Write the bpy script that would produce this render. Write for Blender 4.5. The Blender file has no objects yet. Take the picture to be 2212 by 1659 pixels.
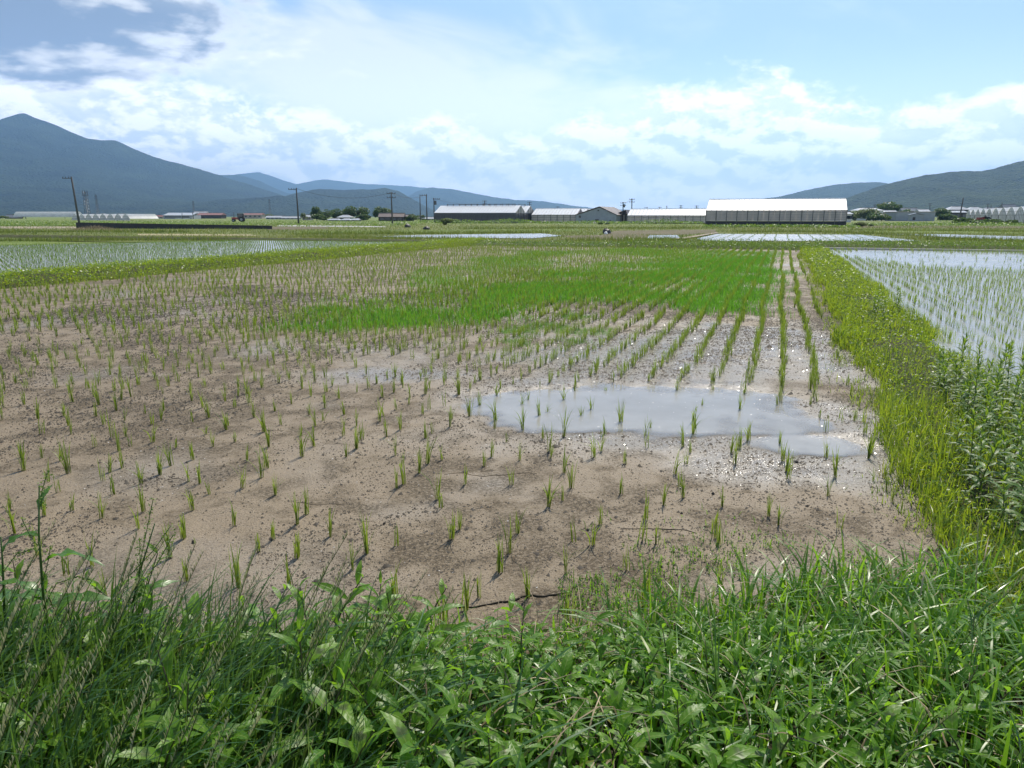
import bpy, math, random
import numpy as np
from mathutils import Matrix, Vector, Euler

R = math.radians
rng = np.random.default_rng(11)
random.seed(11)
SC = bpy.context.scene
COL = SC.collection

# ------------------------------------------------------------------ camera
H = 1.60                      # eye height above the mud
FPX, CX, CY, HZ = 1560.0, 1106.0, 829.5, 467.0      # measured on a 2212 x 1659 view of the photograph
PITCH = math.atan((CY - HZ) / FPX)
cp, sp = math.cos(PITCH), math.sin(PITCH)
cam = bpy.data.cameras.new('camera')
cam.sensor_width = 36.0
cam.lens = FPX / 2212 * 36.0
cam.clip_start = 0.05
cam.clip_end = 60000
cam_o = bpy.data.objects.new('camera', cam)
COL.objects.link(cam_o)
cam_o.location = (0, 0, H)
cam_o.rotation_euler = (math.pi / 2 - PITCH, 0, 0)
SC.camera = cam_o

# ------------------------------------------------------------------ node helpers
class E:
    """a socket with arithmetic"""
    def __init__(s, nt, sock): s.nt, s.s = nt, sock
    def _m(s, op, *o):
        n = s.nt.nodes.new('ShaderNodeMath'); n.operation = op
        for i, q in enumerate((s,) + o):
            if isinstance(q, E): s.nt.links.new(q.s, n.inputs[i])
            else: n.inputs[i].default_value = q
        return E(s.nt, n.outputs[0])
    def __add__(s, o): return s._m('ADD', o)
    __radd__ = __add__
    def __sub__(s, o): return s._m('SUBTRACT', o)
    def __rsub__(s, o): return (s * -1.0) + o
    def __mul__(s, o): return s._m('MULTIPLY', o)
    __rmul__ = __mul__
    def __truediv__(s, o): return s._m('DIVIDE', o)
    def mx(s, o): return s._m('MAXIMUM', o)
    def mn(s, o): return s._m('MINIMUM', o)
    def pw(s, o): return s._m('POWER', o)
    def ab(s): return s._m('ABSOLUTE')
    def clamp(s): return s.mx(0.0).mn(1.0)
    def smooth(s, a, b):
        n = s.nt.nodes.new('ShaderNodeMapRange'); n.interpolation_type = 'SMOOTHSTEP'
        s.nt.links.new(s.s, n.inputs[0])
        n.inputs[1].default_value = a; n.inputs[2].default_value = b
        n.inputs[3].default_value = 0; n.inputs[4].default_value = 1
        return E(s.nt, n.outputs[0])

def put(nt, sock, v):
    if isinstance(v, E): nt.links.new(v.s, sock)
    elif hasattr(v, 'default_value') and not isinstance(v, (int, float, tuple, list)): nt.links.new(v, sock)
    else:
        if isinstance(v, (tuple, list)) and len(v) == 3 and sock.type == 'RGBA': v = (*v, 1)
        sock.default_value = v

def xyz(nt, x, y, z=0.0):
    n = nt.nodes.new('ShaderNodeCombineXYZ')
    for i, q in enumerate((x, y, z)): put(nt, n.inputs[i], q)
    return E(nt, n.outputs[0])

def noise(nt, vec, scale, detail=4.0, rough=0.55, dist=0.0, color=False):
    n = nt.nodes.new('ShaderNodeTexNoise')
    if vec is not None: put(nt, n.inputs['Vector'], vec)
    n.inputs['Scale'].default_value = scale; n.inputs['Detail'].default_value = detail
    n.inputs['Roughness'].default_value = rough; n.inputs['Distortion'].default_value = dist
    return E(nt, n.outputs[1 if color else 0])

def mixc(nt, f, a, b):
    n = nt.nodes.new('ShaderNodeMix'); n.data_type = 'RGBA'; n.clamp_factor = True
    put(nt, n.inputs[0], f); put(nt, n.inputs[6], a); put(nt, n.inputs[7], b)
    return E(nt, n.outputs[2])

def ramp(nt, f, stops):
    n = nt.nodes.new('ShaderNodeValToRGB'); put(nt, n.inputs[0], f)
    el = n.color_ramp.elements
    while len(el) < len(stops): el.new(0.5)
    for e, (p, c) in zip(el, stops): e.position = p; e.color = (*c, 1)
    return E(nt, n.outputs[0])

def attr(nt, name):
    n = nt.nodes.new('ShaderNodeAttribute'); n.attribute_name = name
    return E(nt, n.outputs['Fac'])

# ------------------------------------------------------------------ sky, sun, exposure
SUN_EL, SUN_AZ = R(52), R(20)          # azimuth clockwise from +Y
SKY_STRENGTH = 0.095
W = bpy.data.worlds.new('World'); SC.world = W; W.use_nodes = True
nt = W.node_tree; nt.nodes.clear()
out = nt.nodes.new('ShaderNodeOutputWorld'); bg = nt.nodes.new('ShaderNodeBackground')
nt.links.new(bg.outputs[0], out.inputs[0]); bg.inputs[1].default_value = SKY_STRENGTH
sky = nt.nodes.new('ShaderNodeTexSky'); sky.sky_type = 'NISHITA'; sky.sun_disc = False
sky.sun_elevation = SUN_EL; sky.sun_rotation = SUN_AZ
sky.altitude = 0; sky.air_density = 1.0; sky.dust_density = 0.6; sky.ozone_density = 1.5
tc = nt.nodes.new('ShaderNodeTexCoord')
sep = nt.nodes.new('ShaderNodeSeparateXYZ'); nt.links.new(tc.outputs['Generated'], sep.inputs[0])
dx, dy, dz = (E(nt, sep.outputs[i]) for i in range(3))
az = dx._m('ARCTAN2', dy)
el = dz._m('ARCSINE')
cv = nt.nodes.new('ShaderNodeFloatCurve')
put(nt, cv.inputs['Value'], (az / 1.6 + 0.5).clamp())
def elaz(px, py):
    d = (px - CX, FPX * cp + (CY - py) * sp, -FPX * sp + (CY - py) * cp)
    return math.atan2(d[2], math.hypot(d[0], d[1])), math.atan2(d[0], d[1])
pts = cv.mapping.curves[0].points
TOPS = [(0, 150), (130, 165), (290, 165), (420, 215), (520, 232), (640, 236), (800, 270), (900, 262), (1010, 278), (1110, 300),
        (1200, 290), (1290, 250), (1420, 205), (1550, 178), (1700, 188), (1790, 225), (1900, 235), (2050, 228), (2212, 195)]
pp = [(0.0, 0.42), (0.06, 0.40)]
for x, y in TOPS:
    e_, a_ = elaz(x, y); pp.append((a_ / 1.6 + 0.5, e_ / 0.4))
pp += [(0.95, 0.36), (1.0, 0.34)]
while len(pts) < len(pp): pts.new(0.5, 0.5)
for p, q in zip(pts, pp): p.location = q
cv.mapping.update()
top = E(nt, cv.outputs[0]) * 0.4
uv = xyz(nt, az, el * 1.75)
n_big = noise(nt, uv, 6.0, 2.0, 0.5)
n_puff = noise(nt, uv, 17.0, 5.0, 0.60, 0.15)
n_puff_up = noise(nt, xyz(nt, az + 0.008, el * 1.75 + 0.022), 17.0, 5.0, 0.60, 0.15)
# cumulus bank along the horizon
d_bank = (top - el) / 0.030 + (n_puff - 0.50) * 3.6 + (n_big - 0.5) * 1.6
c_bank = d_bank.smooth(-0.5, 0.5)
streak = noise(nt, xyz(nt, az, el * 4.5 + az * 0.3), 8.0, 4.0, 0.62, 0.3)
low = el.smooth(0.0, 0.07)
c_bank = c_bank * (0.58 + 0.42 * (low + (1.0 - low) * streak.smooth(0.45, 0.62)).clamp())
# heavy cumulus high on the left, and scattered ones of the same kind round the rest of the sky
ra = (az + 0.58) / 0.235
re = (el - 0.215) / 0.066
uvl = xyz(nt, az * 0.75, el * 1.9)
n_left = noise(nt, uvl, 11.0, 5.0, 0.55, 0.2)
n_left_up = noise(nt, xyz(nt, az * 0.75 + 0.012, el * 1.9 + 0.05), 11.0, 4.0, 0.55, 0.2)
d_left = 1.30 - (ra * ra + re * re)._m('SQRT') + (n_left - 0.5) * 2.6
c_left = d_left.smooth(-0.15, 0.45)
planar = xyz(nt, dx / (dz.ab() + 0.12), dy / (dz.ab() + 0.12))
n_sc = noise(nt, planar, 1.3, 3.0, 0.6, 0.3)
c_sc = (n_sc + (n_puff - 0.5) * 0.25).smooth(0.54, 0.66) * el.smooth(0.29, 0.42)
# thin high veil
n_veil = noise(nt, xyz(nt, az * 1.0 - el * 2.0, el * 3.2 + az * 1.3), 3.0, 4.0, 0.56, 0.5)
va = (az + 0.09) / 0.30
ve = (el - 0.150 + az * 0.12) / 0.080
veil = ((1.25 - (va * va + ve * ve)._m('SQRT')) * 1.2 + (n_veil - 0.5) * 2.8).smooth(-0.1, 1.0)
veil2 = n_veil.smooth(0.48, 0.80) * el.smooth(0.10, 0.3) * (1.0 - el.smooth(0.35, 0.7)) * 0.55
lit = ((n_puff - n_puff_up) * 4.2 + 0.5).clamp()
thick = ((n_big - 0.40) * 1.9).clamp()
white = (11.6, 11.6, 11.6); grey = (6.5, 7.5, 9.2); dark = (2.5, 3.35, 4.9)
shade = lit.smooth(0.05, 0.85) * 0.85 + (1.0 - d_bank.smooth(0.2, 1.6)) * 0.35
bank_c = mixc(nt, shade.clamp(), grey, white)
bank_c = mixc(nt, (1.0 - el.smooth(0.01, 0.10)) * 0.45, bank_c, (11.4, 12.0, 12.6))
left_in = d_left.smooth(0.02, 0.58) * (1.12 - re * 0.38 - ra * 0.10).clamp()
left_c = mixc(nt, ((n_left - n_left_up).smooth(0.02, 0.22) * 0.65 + (1.0 - left_in)).clamp(), dark, white)
base = sky.outputs[0]
blue = mixc(nt, 0.62 * (1.0 - el.smooth(0.24, 0.55)) + 0.08, E(nt, base), (4.4, 6.6, 10.8))
blue = mixc(nt, (1.0 - el.smooth(0.0, 0.22)) * 0.60, blue, (10.2, 10.8, 12.2))
c = mixc(nt, veil * 0.88, blue, (8.9, 9.4, 10.9))
c = mixc(nt, veil2, c, (8.9, 9.7, 11.3))
c = mixc(nt, c_sc * 0.55, c, mixc(nt, lit, grey, white))
c = mixc(nt, c_bank * 0.95, c, bank_c)
c = mixc(nt, c_left * 0.97, c, left_c)
gn = nt.nodes.new('ShaderNodeVectorMath'); gn.operation = 'SCALE'
nt.links.new(c.s, gn.inputs[0]); put(nt, gn.inputs['Scale'], 1.0 + 0.80 * (1.0 - el.smooth(0.02, 0.25)))   # low sky brightened to make up for dimming by the haze
c = E(nt, gn.outputs[0])
c = mixc(nt, 1.0 - dz.smooth(-0.02, 0.0), c, (3.0, 3.6, 4.2))
nt.links.new(c.s, bg.inputs[0])

sun = bpy.data.lights.new('sun', 'SUN'); sun.energy = 5.0; sun.angle = R(0.53); sun.color = (1.0, 0.93, 0.81)
sun_o = bpy.data.objects.new('sun', sun); COL.objects.link(sun_o)
sun_o.rotation_euler = (-(math.pi / 2 - SUN_EL), 0, -SUN_AZ)
sun_o.location = (20, 60, 80)

vs = SC.view_settings
vs.view_transform = 'Standard'; vs.look = 'None'; vs.exposure = 0.22; vs.gamma = 1.0; vs.use_curve_mapping = False
cy = SC.cycles
cy.use_denoising = True
W.cycles.sampling_method = 'MANUAL'; W.cycles.sample_map_resolution = 256
cy.max_bounces = 6; cy.diffuse_bounces = 3; cy.glossy_bounces = 3; cy.transmission_bounces = 4
cy.transparent_max_bounces = 12; cy.volume_bounces = 0
cy.caustics_reflective = False; cy.caustics_refractive = False
cy.sample_clamp_indirect = 6.0

# ------------------------------------------------------------------ geometry helpers
VPX = 1690.0
AL = math.atan((VPX - CX) / (FPX / cp))         # the fields lie turned by this angle
ca, sa = math.cos(AL), math.sin(AL)

def gp(px, py, z=0.0):
    d = ((px - CX), FPX * cp + (CY - py) * sp, -FPX * sp + (CY - py) * cp)
    t = (z - H) / d[2]
    return Vector((d[0] * t, d[1] * t, z))

def at(px, py, Y):
    d = ((px - CX), FPX * cp + (CY - py) * sp, -FPX * sp + (CY - py) * cp)
    t = Y / d[1]
    return Vector((d[0] * t, Y, H + d[2] * t))

def proj(p):
    """world points (N,3) -> photo pixels (N,2) on the 2212 view"""
    p = np.atleast_2d(np.asarray(p, float))
    x, y, z = p[:, 0], p[:, 1], p[:, 2] - H
    dep = y * cp - z * sp
    up = y * sp + z * cp
    return np.stack([CX + FPX * x / dep, CY - FPX * up / dep], 1)

def st(s, t):
    return s * ca + t * sa, -s * sa + t * ca

def to_st(x, y):
    return x * ca - y * sa, x * sa + y * ca

def _hash(ix, iy, seed):
    n = (ix.astype(np.int64) * 374761393 + iy.astype(np.int64) * 668265263 + seed * 1442695041) & 0x7fffffff
    n = ((n ^ (n >> 13)) * 1274126177) & 0x7fffffff
    return ((n ^ (n >> 16)) & 0xffff) / 65535.0

def vnoise(x, y, seed=0):
    x = np.asarray(x, float); y = np.asarray(y, float)
    ix, iy = np.floor(x), np.floor(y)
    fx, fy = x - ix, y - iy
    fx = fx * fx * (3 - 2 * fx); fy = fy * fy * (3 - 2 * fy)
    a = _hash(ix, iy, seed); b = _hash(ix + 1, iy, seed)
    c_ = _hash(ix, iy + 1, seed); d = _hash(ix + 1, iy + 1, seed)
    return (a * (1 - fx) + b * fx) * (1 - fy) + (c_ * (1 - fx) + d * fx) * fy

def fbm(x, y, o=4, seed=0, gain=0.5):
    r, a, tot = 0, 1.0, 0
    for k in range(o):
        r = r + a * vnoise(np.asarray(x) * 2 ** k + 17.3 * k, np.asarray(y) * 2 ** k - 9.1 * k, seed + k)
        tot += a; a *= gain
    return r / tot

def in_poly(px, py, poly):
    px = np.asarray(px); py = np.asarray(py)
    ins = np.zeros(px.shape, bool)
    j = len(poly) - 1
    for i in range(len(poly)):
        xi, yi = poly[i]; xj, yj = poly[j]
        cond = ((yi > py) != (yj > py)) & (px < (xj - xi) * (py - yi) / (yj - yi + 1e-12) + xi)
        ins ^= cond; j = i
    return ins

def tag(o, label=None, cat=None, group=None, kind=None):
    if label: o['label'] = label
    if cat: o['category'] = cat
    if group: o['group'] = group
    if kind: o['kind'] = kind
    return o

def link(name, mesh, mat=None, parent=None, loc=None, rot=None, mw=None):
    o = bpy.data.objects.new(name, mesh); COL.objects.link(o)
    if mat is not None and mesh is not None and not mesh.materials: mesh.materials.append(mat)
    if parent is not None: o.parent = parent
    if mw is not None: o.matrix_local = mw
    if loc is not None: o.location = loc
    if rot is not None: o.rotation_euler = rot
    return o

def empty(name, loc, rz=0.0):
    o = bpy.data.objects.new(name, None); COL.objects.link(o)
    o.location = loc; o.rotation_euler = (0, 0, rz); o.empty_display_size = 0.2
    return o

def npmesh(name, v, f, attrs=None, smooth=False):
    """v (N,3); f (M,3) or (M,4) int array"""
    me = bpy.data.meshes.new(name)
    v = np.ascontiguousarray(v, np.float32); f = np.ascontiguousarray(f, np.int32)
    me.vertices.add(len(v)); me.vertices.foreach_set('co', v.ravel())
    k = f.shape[1]
    me.loops.add(f.size); me.loops.foreach_set('vertex_index', f.ravel())
    me.polygons.add(len(f)); me.polygons.foreach_set('loop_start', np.arange(0, f.size, k, dtype=np.int32))
    if smooth: me.polygons.foreach_set('use_smooth', np.ones(len(f), bool))
    for an, av in (attrs or {}).items():
        a = me.attributes.new(an, 'FLOAT', 'POINT'); a.data.foreach_set('value', np.ascontiguousarray(av, np.float32).ravel())
    me.update(calc_edges=True)
    return me

class MB:
    def __init__(s): s.v, s.f = [], []
    def add(s, vs, fs):
        b = len(s.v); s.v += [tuple(p) for p in vs]; s.f += [tuple(b + i for i in q) for q in fs]; return s
    def box(s, x0, x1, y0, y1, z0, z1):
        return s.add([(x0, y0, z0), (x1, y0, z0), (x1, y1, z0), (x0, y1, z0), (x0, y0, z1), (x1, y0, z1), (x1, y1, z1), (x0, y1, z1)],
                     [(0, 3, 2, 1), (4, 5, 6, 7), (0, 1, 5, 4), (1, 2, 6, 5), (2, 3, 7, 6), (3, 0, 4, 7)])
    def slab(s, quad, th):
        """a quad with thickness along its normal"""
        q = [Vector(p) for p in quad]
        n = (q[1] - q[0]).cross(q[-1] - q[0]).normalized() * th
        m = len(q)
        return s.add(q + [p - n for p in q], [tuple(range(m)), tuple(range(2 * m - 1, m - 1, -1))] +
                     [(i, i + m, (i + 1) % m + m, (i + 1) % m) for i in range(m)])
    def tube(s, pts_, rad, n=6, cap=True):
        pts_ = [Vector(p) for p in pts_]
        rr = rad if isinstance(rad, (list, tuple)) else [rad] * len(pts_)
        b = len(s.v); prev = Vector((0.31, 0.95, 0.1))
        for i, p in enumerate(pts_):
            t = (pts_[min(i + 1, len(pts_) - 1)] - pts_[max(i - 1, 0)]).normalized()
            u = t.cross(prev)
            if u.length < 1e-3: u = t.cross(Vector((1, 0, 0.2)))
            u.normalize(); w = t.cross(u)
            for k in range(n):
                a = 2 * math.pi * k / n
                s.v.append(tuple(p + (u * math.cos(a) + w * math.sin(a)) * rr[i]))
        for i in range(len(pts_) - 1):
            for k in range(n):
                k2 = (k + 1) % n
                s.f.append((b + i * n + k, b + i * n + k2, b + (i + 1) * n + k2, b + (i + 1) * n + k))
        if cap:
            s.f.append(tuple(b + k for k in range(n - 1, -1, -1)))
            e = b + (len(pts_) - 1) * n
            s.f.append(tuple(e + k for k in range(n)))
        return s
    def build(s, name, mat, parent=None, smooth=False, mw=None, loc=None):
        me = bpy.data.meshes.new(name); me.from_pydata(s.v, [], s.f); me.update()
        if smooth: me.polygons.foreach_set('use_smooth', np.ones(len(me.polygons), bool))
        return link(name, me, mat, parent, mw=mw, loc=loc)

def blade_arrays(base, h, w, azm, bend, segs=2, taper=0.8, tint=None, fold=0.0):
    """arched grass blades as triangles; base (N,3), the rest (N,)"""
    N = len(base)
    h, w, azm, bend = (np.broadcast_to(np.asarray(q, float), (N,)) for q in (h, w, azm, bend))
    dxy = np.stack([np.cos(azm), np.sin(azm), np.zeros(N)], 1)
    tw = azm + math.pi / 2 + rng.uniform(-0.6, 0.6, N)
    wd = np.stack([np.cos(tw), np.sin(tw), np.zeros(N)], 1)
    rows = []; hv = []
    for k in range(segs + 1):
        f = k / segs
        up = h * f * (1 - 0.45 * np.minimum(bend, 1.4) * f * f)
        ctr = base + dxy * (h * bend * f * f)[:, None]
        ctr = ctr + np.stack([np.zeros(N), np.zeros(N), up], 1)
        if k < segs:
            prof = min(1.0, 0.55 + 1.6 * f) * (1 - f ** 2.2) ** taper
            hw = (w * 0.5 * prof)[:, None]
            rows += [ctr - wd * hw, ctr + wd * hw]; hv += [f, f]
        else:
            rows.append(ctr); hv.append(1.0)
    nv = 2 * segs + 1
    v = np.stack(rows, 1).reshape(-1, 3)
    tri = []
    for k in range(segs - 1):
        a = 2 * k
        tri += [(a, a + 1, a + 3), (a, a + 3, a + 2)]
    a = 2 * (segs - 1)
    tri.append((a, a + 1, a + 2))
    f = (np.arange(N)[:, None, None] * nv + np.array(tri)[None]).reshape(-1, 3)
    tn = rng.random(N) if tint is None else np.broadcast_to(tint, (N,))
    return v, f, np.repeat(tn, nv), np.tile(np.array(hv), N)

class Cloud:
    """collects triangle soups with tint / hv attributes"""
    def __init__(s): s.v, s.f, s.t, s.h, s.n = [], [], [], [], 0
    def add(s, v, f, t, h):
        s.v.append(v); s.f.append(f + s.n); s.t.append(t); s.h.append(h); s.n += len(v)
    def blades(s, *a, **k): s.add(*blade_arrays(*a, **k))
    def mesh(s, name):
        return npmesh(name, np.concatenate(s.v), np.concatenate(s.f), {'tint': np.concatenate(s.t), 'hv': np.concatenate(s.h)})

# ------------------------------------------------------------------ materials
def new_mat(name):
    m = bpy.data.materials.new(name); m.use_nodes = True
    n = m.node_tree; n.nodes.clear()
    o = n.nodes.new('ShaderNodeOutputMaterial')
    return m, n, o

def pbsdf(n, col, rough=0.6, spec=0.5, metal=0.0, normal=None):
    b = n.nodes.new('ShaderNodeBsdfPrincipled')
    put(n, b.inputs['Base Color'], col); put(n, b.inputs['Roughness'], rough)
    b.inputs['Specular IOR Level'].default_value = spec; b.inputs['Metallic'].default_value = metal
    if normal is not None: n.links.new(normal.s, b.inputs['Normal'])
    return b

def bump(n, h, strength=0.3, dist=0.02):
    b = n.nodes.new('ShaderNodeBump'); b.inputs['Strength'].default_value = strength; b.inputs['Distance'].default_value = dist
    n.links.new(h.s, b.inputs['Height'])
    return E(n, b.outputs[0])

def geo_pos(n):
    g = n.nodes.new('ShaderNodeNewGeometry'); return E(n, g.outputs['Position'])

def obj_co(n):
    g = n.nodes.new('ShaderNodeTexCoord'); return E(n, g.outputs['Object'])

def leaf_mat(name, stops, trans=0.4, tcol=(0.30, 0.42, 0.03), rough=0.42, spec=0.35, base=None, objrand=0.0):
    """foliage: colour by the 'tint' of each blade, light passing through it"""
    m, n, o = new_mat(name)
    t = attr(n, 'tint')
    if objrand:
        oi = n.nodes.new('ShaderNodeObjectInfo')
        t = (t * (1 - objrand) + E(n, oi.outputs['Random']) * objrand)
    col = ramp(n, t, stops)
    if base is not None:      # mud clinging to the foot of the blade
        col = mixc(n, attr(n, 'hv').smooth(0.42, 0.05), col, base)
    b = pbsdf(n, col, rough, spec)
    tr = n.nodes.new('ShaderNodeBsdfTranslucent')
    mul = n.nodes.new('ShaderNodeMix'); mul.data_type = 'RGBA'; mul.inputs[0].default_value = 0.65
    put(n, mul.inputs[6], col); put(n, mul.inputs[7], tcol)
    n.links.new(mul.outputs[2], tr.inputs[0])
    mx = n.nodes.new('ShaderNodeMixShader'); mx.inputs[0].default_value = trans
    n.links.new(b.outputs[0], mx.inputs[1]); n.links.new(tr.outputs[0], mx.inputs[2]); n.links.new(mx.outputs[0], o.inputs[0])
    return m

def plain(name, col, rough=0.6, spec=0.4, var=0.25, scale=3.0, metal=0.0, bumps=0.0, bscale=20.0):
    m, n, o = new_mat(name)
    co = obj_co(n)
    nz = noise(n, co, scale, 5.0)
    c2 = tuple(q * (1 - var) for q in col); c3 = tuple(min(1, q * (1 + var * 0.6)) for q in col)
    colr = ramp(n, nz, [(0.3, c2), (0.7, c3)])
    nm = bump(n, noise(n, co, bscale, 4.0), bumps, 0.05) if bumps else None
    b = pbsdf(n, colr, rough, spec, metal, nm)
    n.links.new(b.outputs[0], o.inputs[0])
    return m

M = {}
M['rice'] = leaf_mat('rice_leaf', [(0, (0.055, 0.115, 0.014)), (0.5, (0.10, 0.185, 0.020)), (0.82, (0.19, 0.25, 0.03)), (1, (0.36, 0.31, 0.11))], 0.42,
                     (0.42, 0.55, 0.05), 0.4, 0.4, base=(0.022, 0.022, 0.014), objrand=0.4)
M['rice_far'] = leaf_mat('rice_leaf_far', [(0, (0.06, 0.13, 0.022)), (0.6, (0.09, 0.18, 0.03)), (1, (0.15, 0.23, 0.04))], 0.4,
                         (0.30, 0.45, 0.05), 0.4, 0.4, base=(0.035, 0.045, 0.02))
M['weedpatch'] = leaf_mat('paddy_weed_leaf', [(0, (0.036, 0.118, 0.012)), (0.5, (0.064, 0.19, 0.016)), (0.85, (0.11, 0.27, 0.03)), (1, (0.22, 0.33, 0.06))], 0.42,
                          (0.25, 0.62, 0.03), 0.42, 0.4)
M['grass'] = leaf_mat('grass_blade', [(0, (0.045, 0.125, 0.012)), (0.5, (0.085, 0.20, 0.016)), (0.88, (0.16, 0.29, 0.026)), (1, (0.33, 0.30, 0.09))], 0.46,
                      (0.34, 0.63, 0.03), 0.36, 0.5)
M['levee_grass'] = leaf_mat('levee_grass_blade', [(0, (0.05, 0.115, 0.012)), (0.5, (0.11, 0.205, 0.017)), (0.86, (0.21, 0.285, 0.026)), (1, (0.40, 0.30, 0.08))], 0.45,
                            (0.48, 0.62, 0.03), 0.4, 0.45)
M['far_grass'] = leaf_mat('far_grass_blade', [(0, (0.05, 0.095, 0.016)), (0.45, (0.10, 0.15, 0.024)), (0.75, (0.19, 0.20, 0.05)), (1, (0.36, 0.30, 0.17))], 0.3,
                          (0.35, 0.42, 0.06), 0.5, 0.3)
M['dark_grass'] = leaf_mat('tall_grass_blade', [(0, (0.024, 0.075, 0.018)), (0.55, (0.045, 0.115, 0.022)), (0.9, (0.09, 0.17, 0.03)), (1, (0.24, 0.24, 0.10))], 0.32,
                           (0.22, 0.40, 0.04), 0.28, 0.6)
M['seed'] = leaf_mat('seed_head', [(0, (0.12, 0.15, 0.06)), (0.5, (0.26, 0.27, 0.13)), (1, (0.58, 0.54, 0.34))], 0.3, (0.5, 0.5, 0.2), 0.45, 0.4, objrand=0.5)
M['straw'] = leaf_mat('dry_straw', [(0, (0.10, 0.075, 0.045)), (0.6, (0.24, 0.18, 0.10)), (1, (0.48, 0.38, 0.24))], 0.15, (0.5, 0.4, 0.2), 0.6, 0.3)
M['tree'] = leaf_mat('tree_leaf', [(0, (0.022, 0.055, 0.016)), (0.6, (0.045, 0.095, 0.022)), (1, (0.09, 0.14, 0.03))], 0.3, (0.2, 0.32, 0.04), 0.45, 0.4)
M['tree_pale'] = leaf_mat('pale_tree_leaf', [(0, (0.06, 0.09, 0.03)), (0.6, (0.11, 0.15, 0.05)), (1, (0.19, 0.22, 0.08))], 0.3, (0.3, 0.38, 0.08), 0.5, 0.3)
M['weed'] = leaf_mat('weed_leaf', [(0, (0.045, 0.10, 0.018)), (0.6, (0.08, 0.16, 0.024)), (1, (0.15, 0.22, 0.04))], 0.35, (0.3, 0.45, 0.04), 0.45, 0.4)
M['white_flower'] = plain('white_flower', (0.75, 0.72, 0.66), 0.7)
M['bark'] = plain('bark', (0.09, 0.065, 0.045), 0.9, 0.2)
M['stem_green'] = plain('green_stem', (0.07, 0.13, 0.025), 0.5, 0.4)
M['stem_red'] = plain('reddish_stem', (0.075, 0.075, 0.028), 0.5, 0.4)
M['stem_dark'] = plain('dark_stem', (0.06, 0.085, 0.026), 0.5, 0.4)

def broad_leaf(name, c0, c1, rib, blotch=None, trans=0.38, tcol=(0.33, 0.52, 0.04), rough=0.34, spec=0.55):
    m, n, o = new_mat(name)
    oi = n.nodes.new('ShaderNodeObjectInfo')
    t = attr(n, 'tint') * 0.6 + E(n, oi.outputs['Random']) * 0.4
    la, lc = attr(n, 'la'), attr(n, 'lc')
    co = geo_pos(n)
    col = ramp(n, t + (noise(n, co, 60.0, 3.0) - 0.5) * 0.5, [(0.1, c0), (0.8, c1)])
    ribm = lc.ab().smooth(0.13, 0.03)
    col = mixc(n, ribm * 0.7, col, rib)
    if blotch:
        bl = ((la - 0.48) / 0.16).ab() + (lc.ab() * 0.6) + (noise(n, co, 90.0, 2.0) - 0.5)
        col = mixc(n, bl.smooth(1.0, 0.35) * t.smooth(0.35, 0.6) * 0.75, col, blotch)
    ribs = (la * 42.0 - lc.ab() * 5.0)._m('SINE')
    nm = bump(n, ribs * 0.5 + ribm * 1.5, 0.35, 0.0012)
    b = pbsdf(n, col, rough, spec, 0.0, nm)
    tr = n.nodes.new('ShaderNodeBsdfTranslucent')
    n.links.new(mixc(n, 0.6, col, tcol).s, tr.inputs[0])
    mx = n.nodes.new('ShaderNodeMixShader'); mx.inputs[0].default_value = trans
    n.links.new(b.outputs[0], mx.inputs[1]); n.links.new(tr.outputs[0], mx.inputs[2]); n.links.new(mx.outputs[0], o.inputs[0])
    return m

M['persicaria'] = broad_leaf('persicaria_leaf', (0.065, 0.175, 0.010), (0.155, 0.295, 0.022), (0.30, 0.40, 0.10), (0.05, 0.045, 0.035), 0.46, (0.38, 0.70, 0.03), 0.42, 0.42)
M['goldenrod'] = broad_leaf('goldenrod_leaf', (0.055, 0.12, 0.018), (0.11, 0.21, 0.028), (0.18, 0.27, 0.08), None, 0.42, (0.40, 0.58, 0.03), 0.45, 0.4)
M['dock'] = broad_leaf('dock_leaf', (0.045, 0.12, 0.018), (0.085, 0.19, 0.026), (0.16, 0.26, 0.08), None, 0.4, (0.22, 0.5, 0.03))

# mud of the drained paddy
m, n, o = new_mat('paddy_mud'); M['mud'] = m
co = geo_pos(n)
big = noise(n, co, 0.45, 4.0, 0.6)
midn = noise(n, co, 3.0, 5.0, 0.6, 0.4)
fine = noise(n, co, 55.0, 4.0, 0.7)
speck = noise(n, co, 120.0, 2.0, 0.6)
wet = attr(n, 'wet')
silt = ramp(n, fine * 0.5 + midn * 0.5, [(0.34, (0.175, 0.130, 0.078)), (0.66, (0.285, 0.220, 0.138))])
org = ((midn * 0.62 + big * 0.38).smooth(0.44, 0.57) + attr(n, 'dirt')).clamp() * (fine.smooth(0.38, 0.56) * 0.75 + 0.25)
col = mixc(n, org * 0.85, silt, (0.060, 0.045, 0.027))
dots = speck.smooth(0.57, 0.64) * noise(n, co, 2.2, 3.0).smooth(0.28, 0.5)
col = mixc(n, dots * 0.8, col, (0.05, 0.042, 0.03))
col = mixc(n, wet * 0.35, col, (0.30, 0.28, 0.245))  # pale glare of the wet zones put into the mud colour
rg = (1.0 - wet) * 0.46 + 0.15 + (fine - 0.5) * 0.3 + dots * 0.2 + org * 0.35
nm = bump(n, (fine * 0.8 + speck * 0.6) * (1.0 - wet * 0.55) + midn * 1.0, 0.75, 0.012)
b = pbsdf(n, col, rg, 0.4, 0.0, nm)
n.links.new(b.outputs[0], o.inputs[0])

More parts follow.
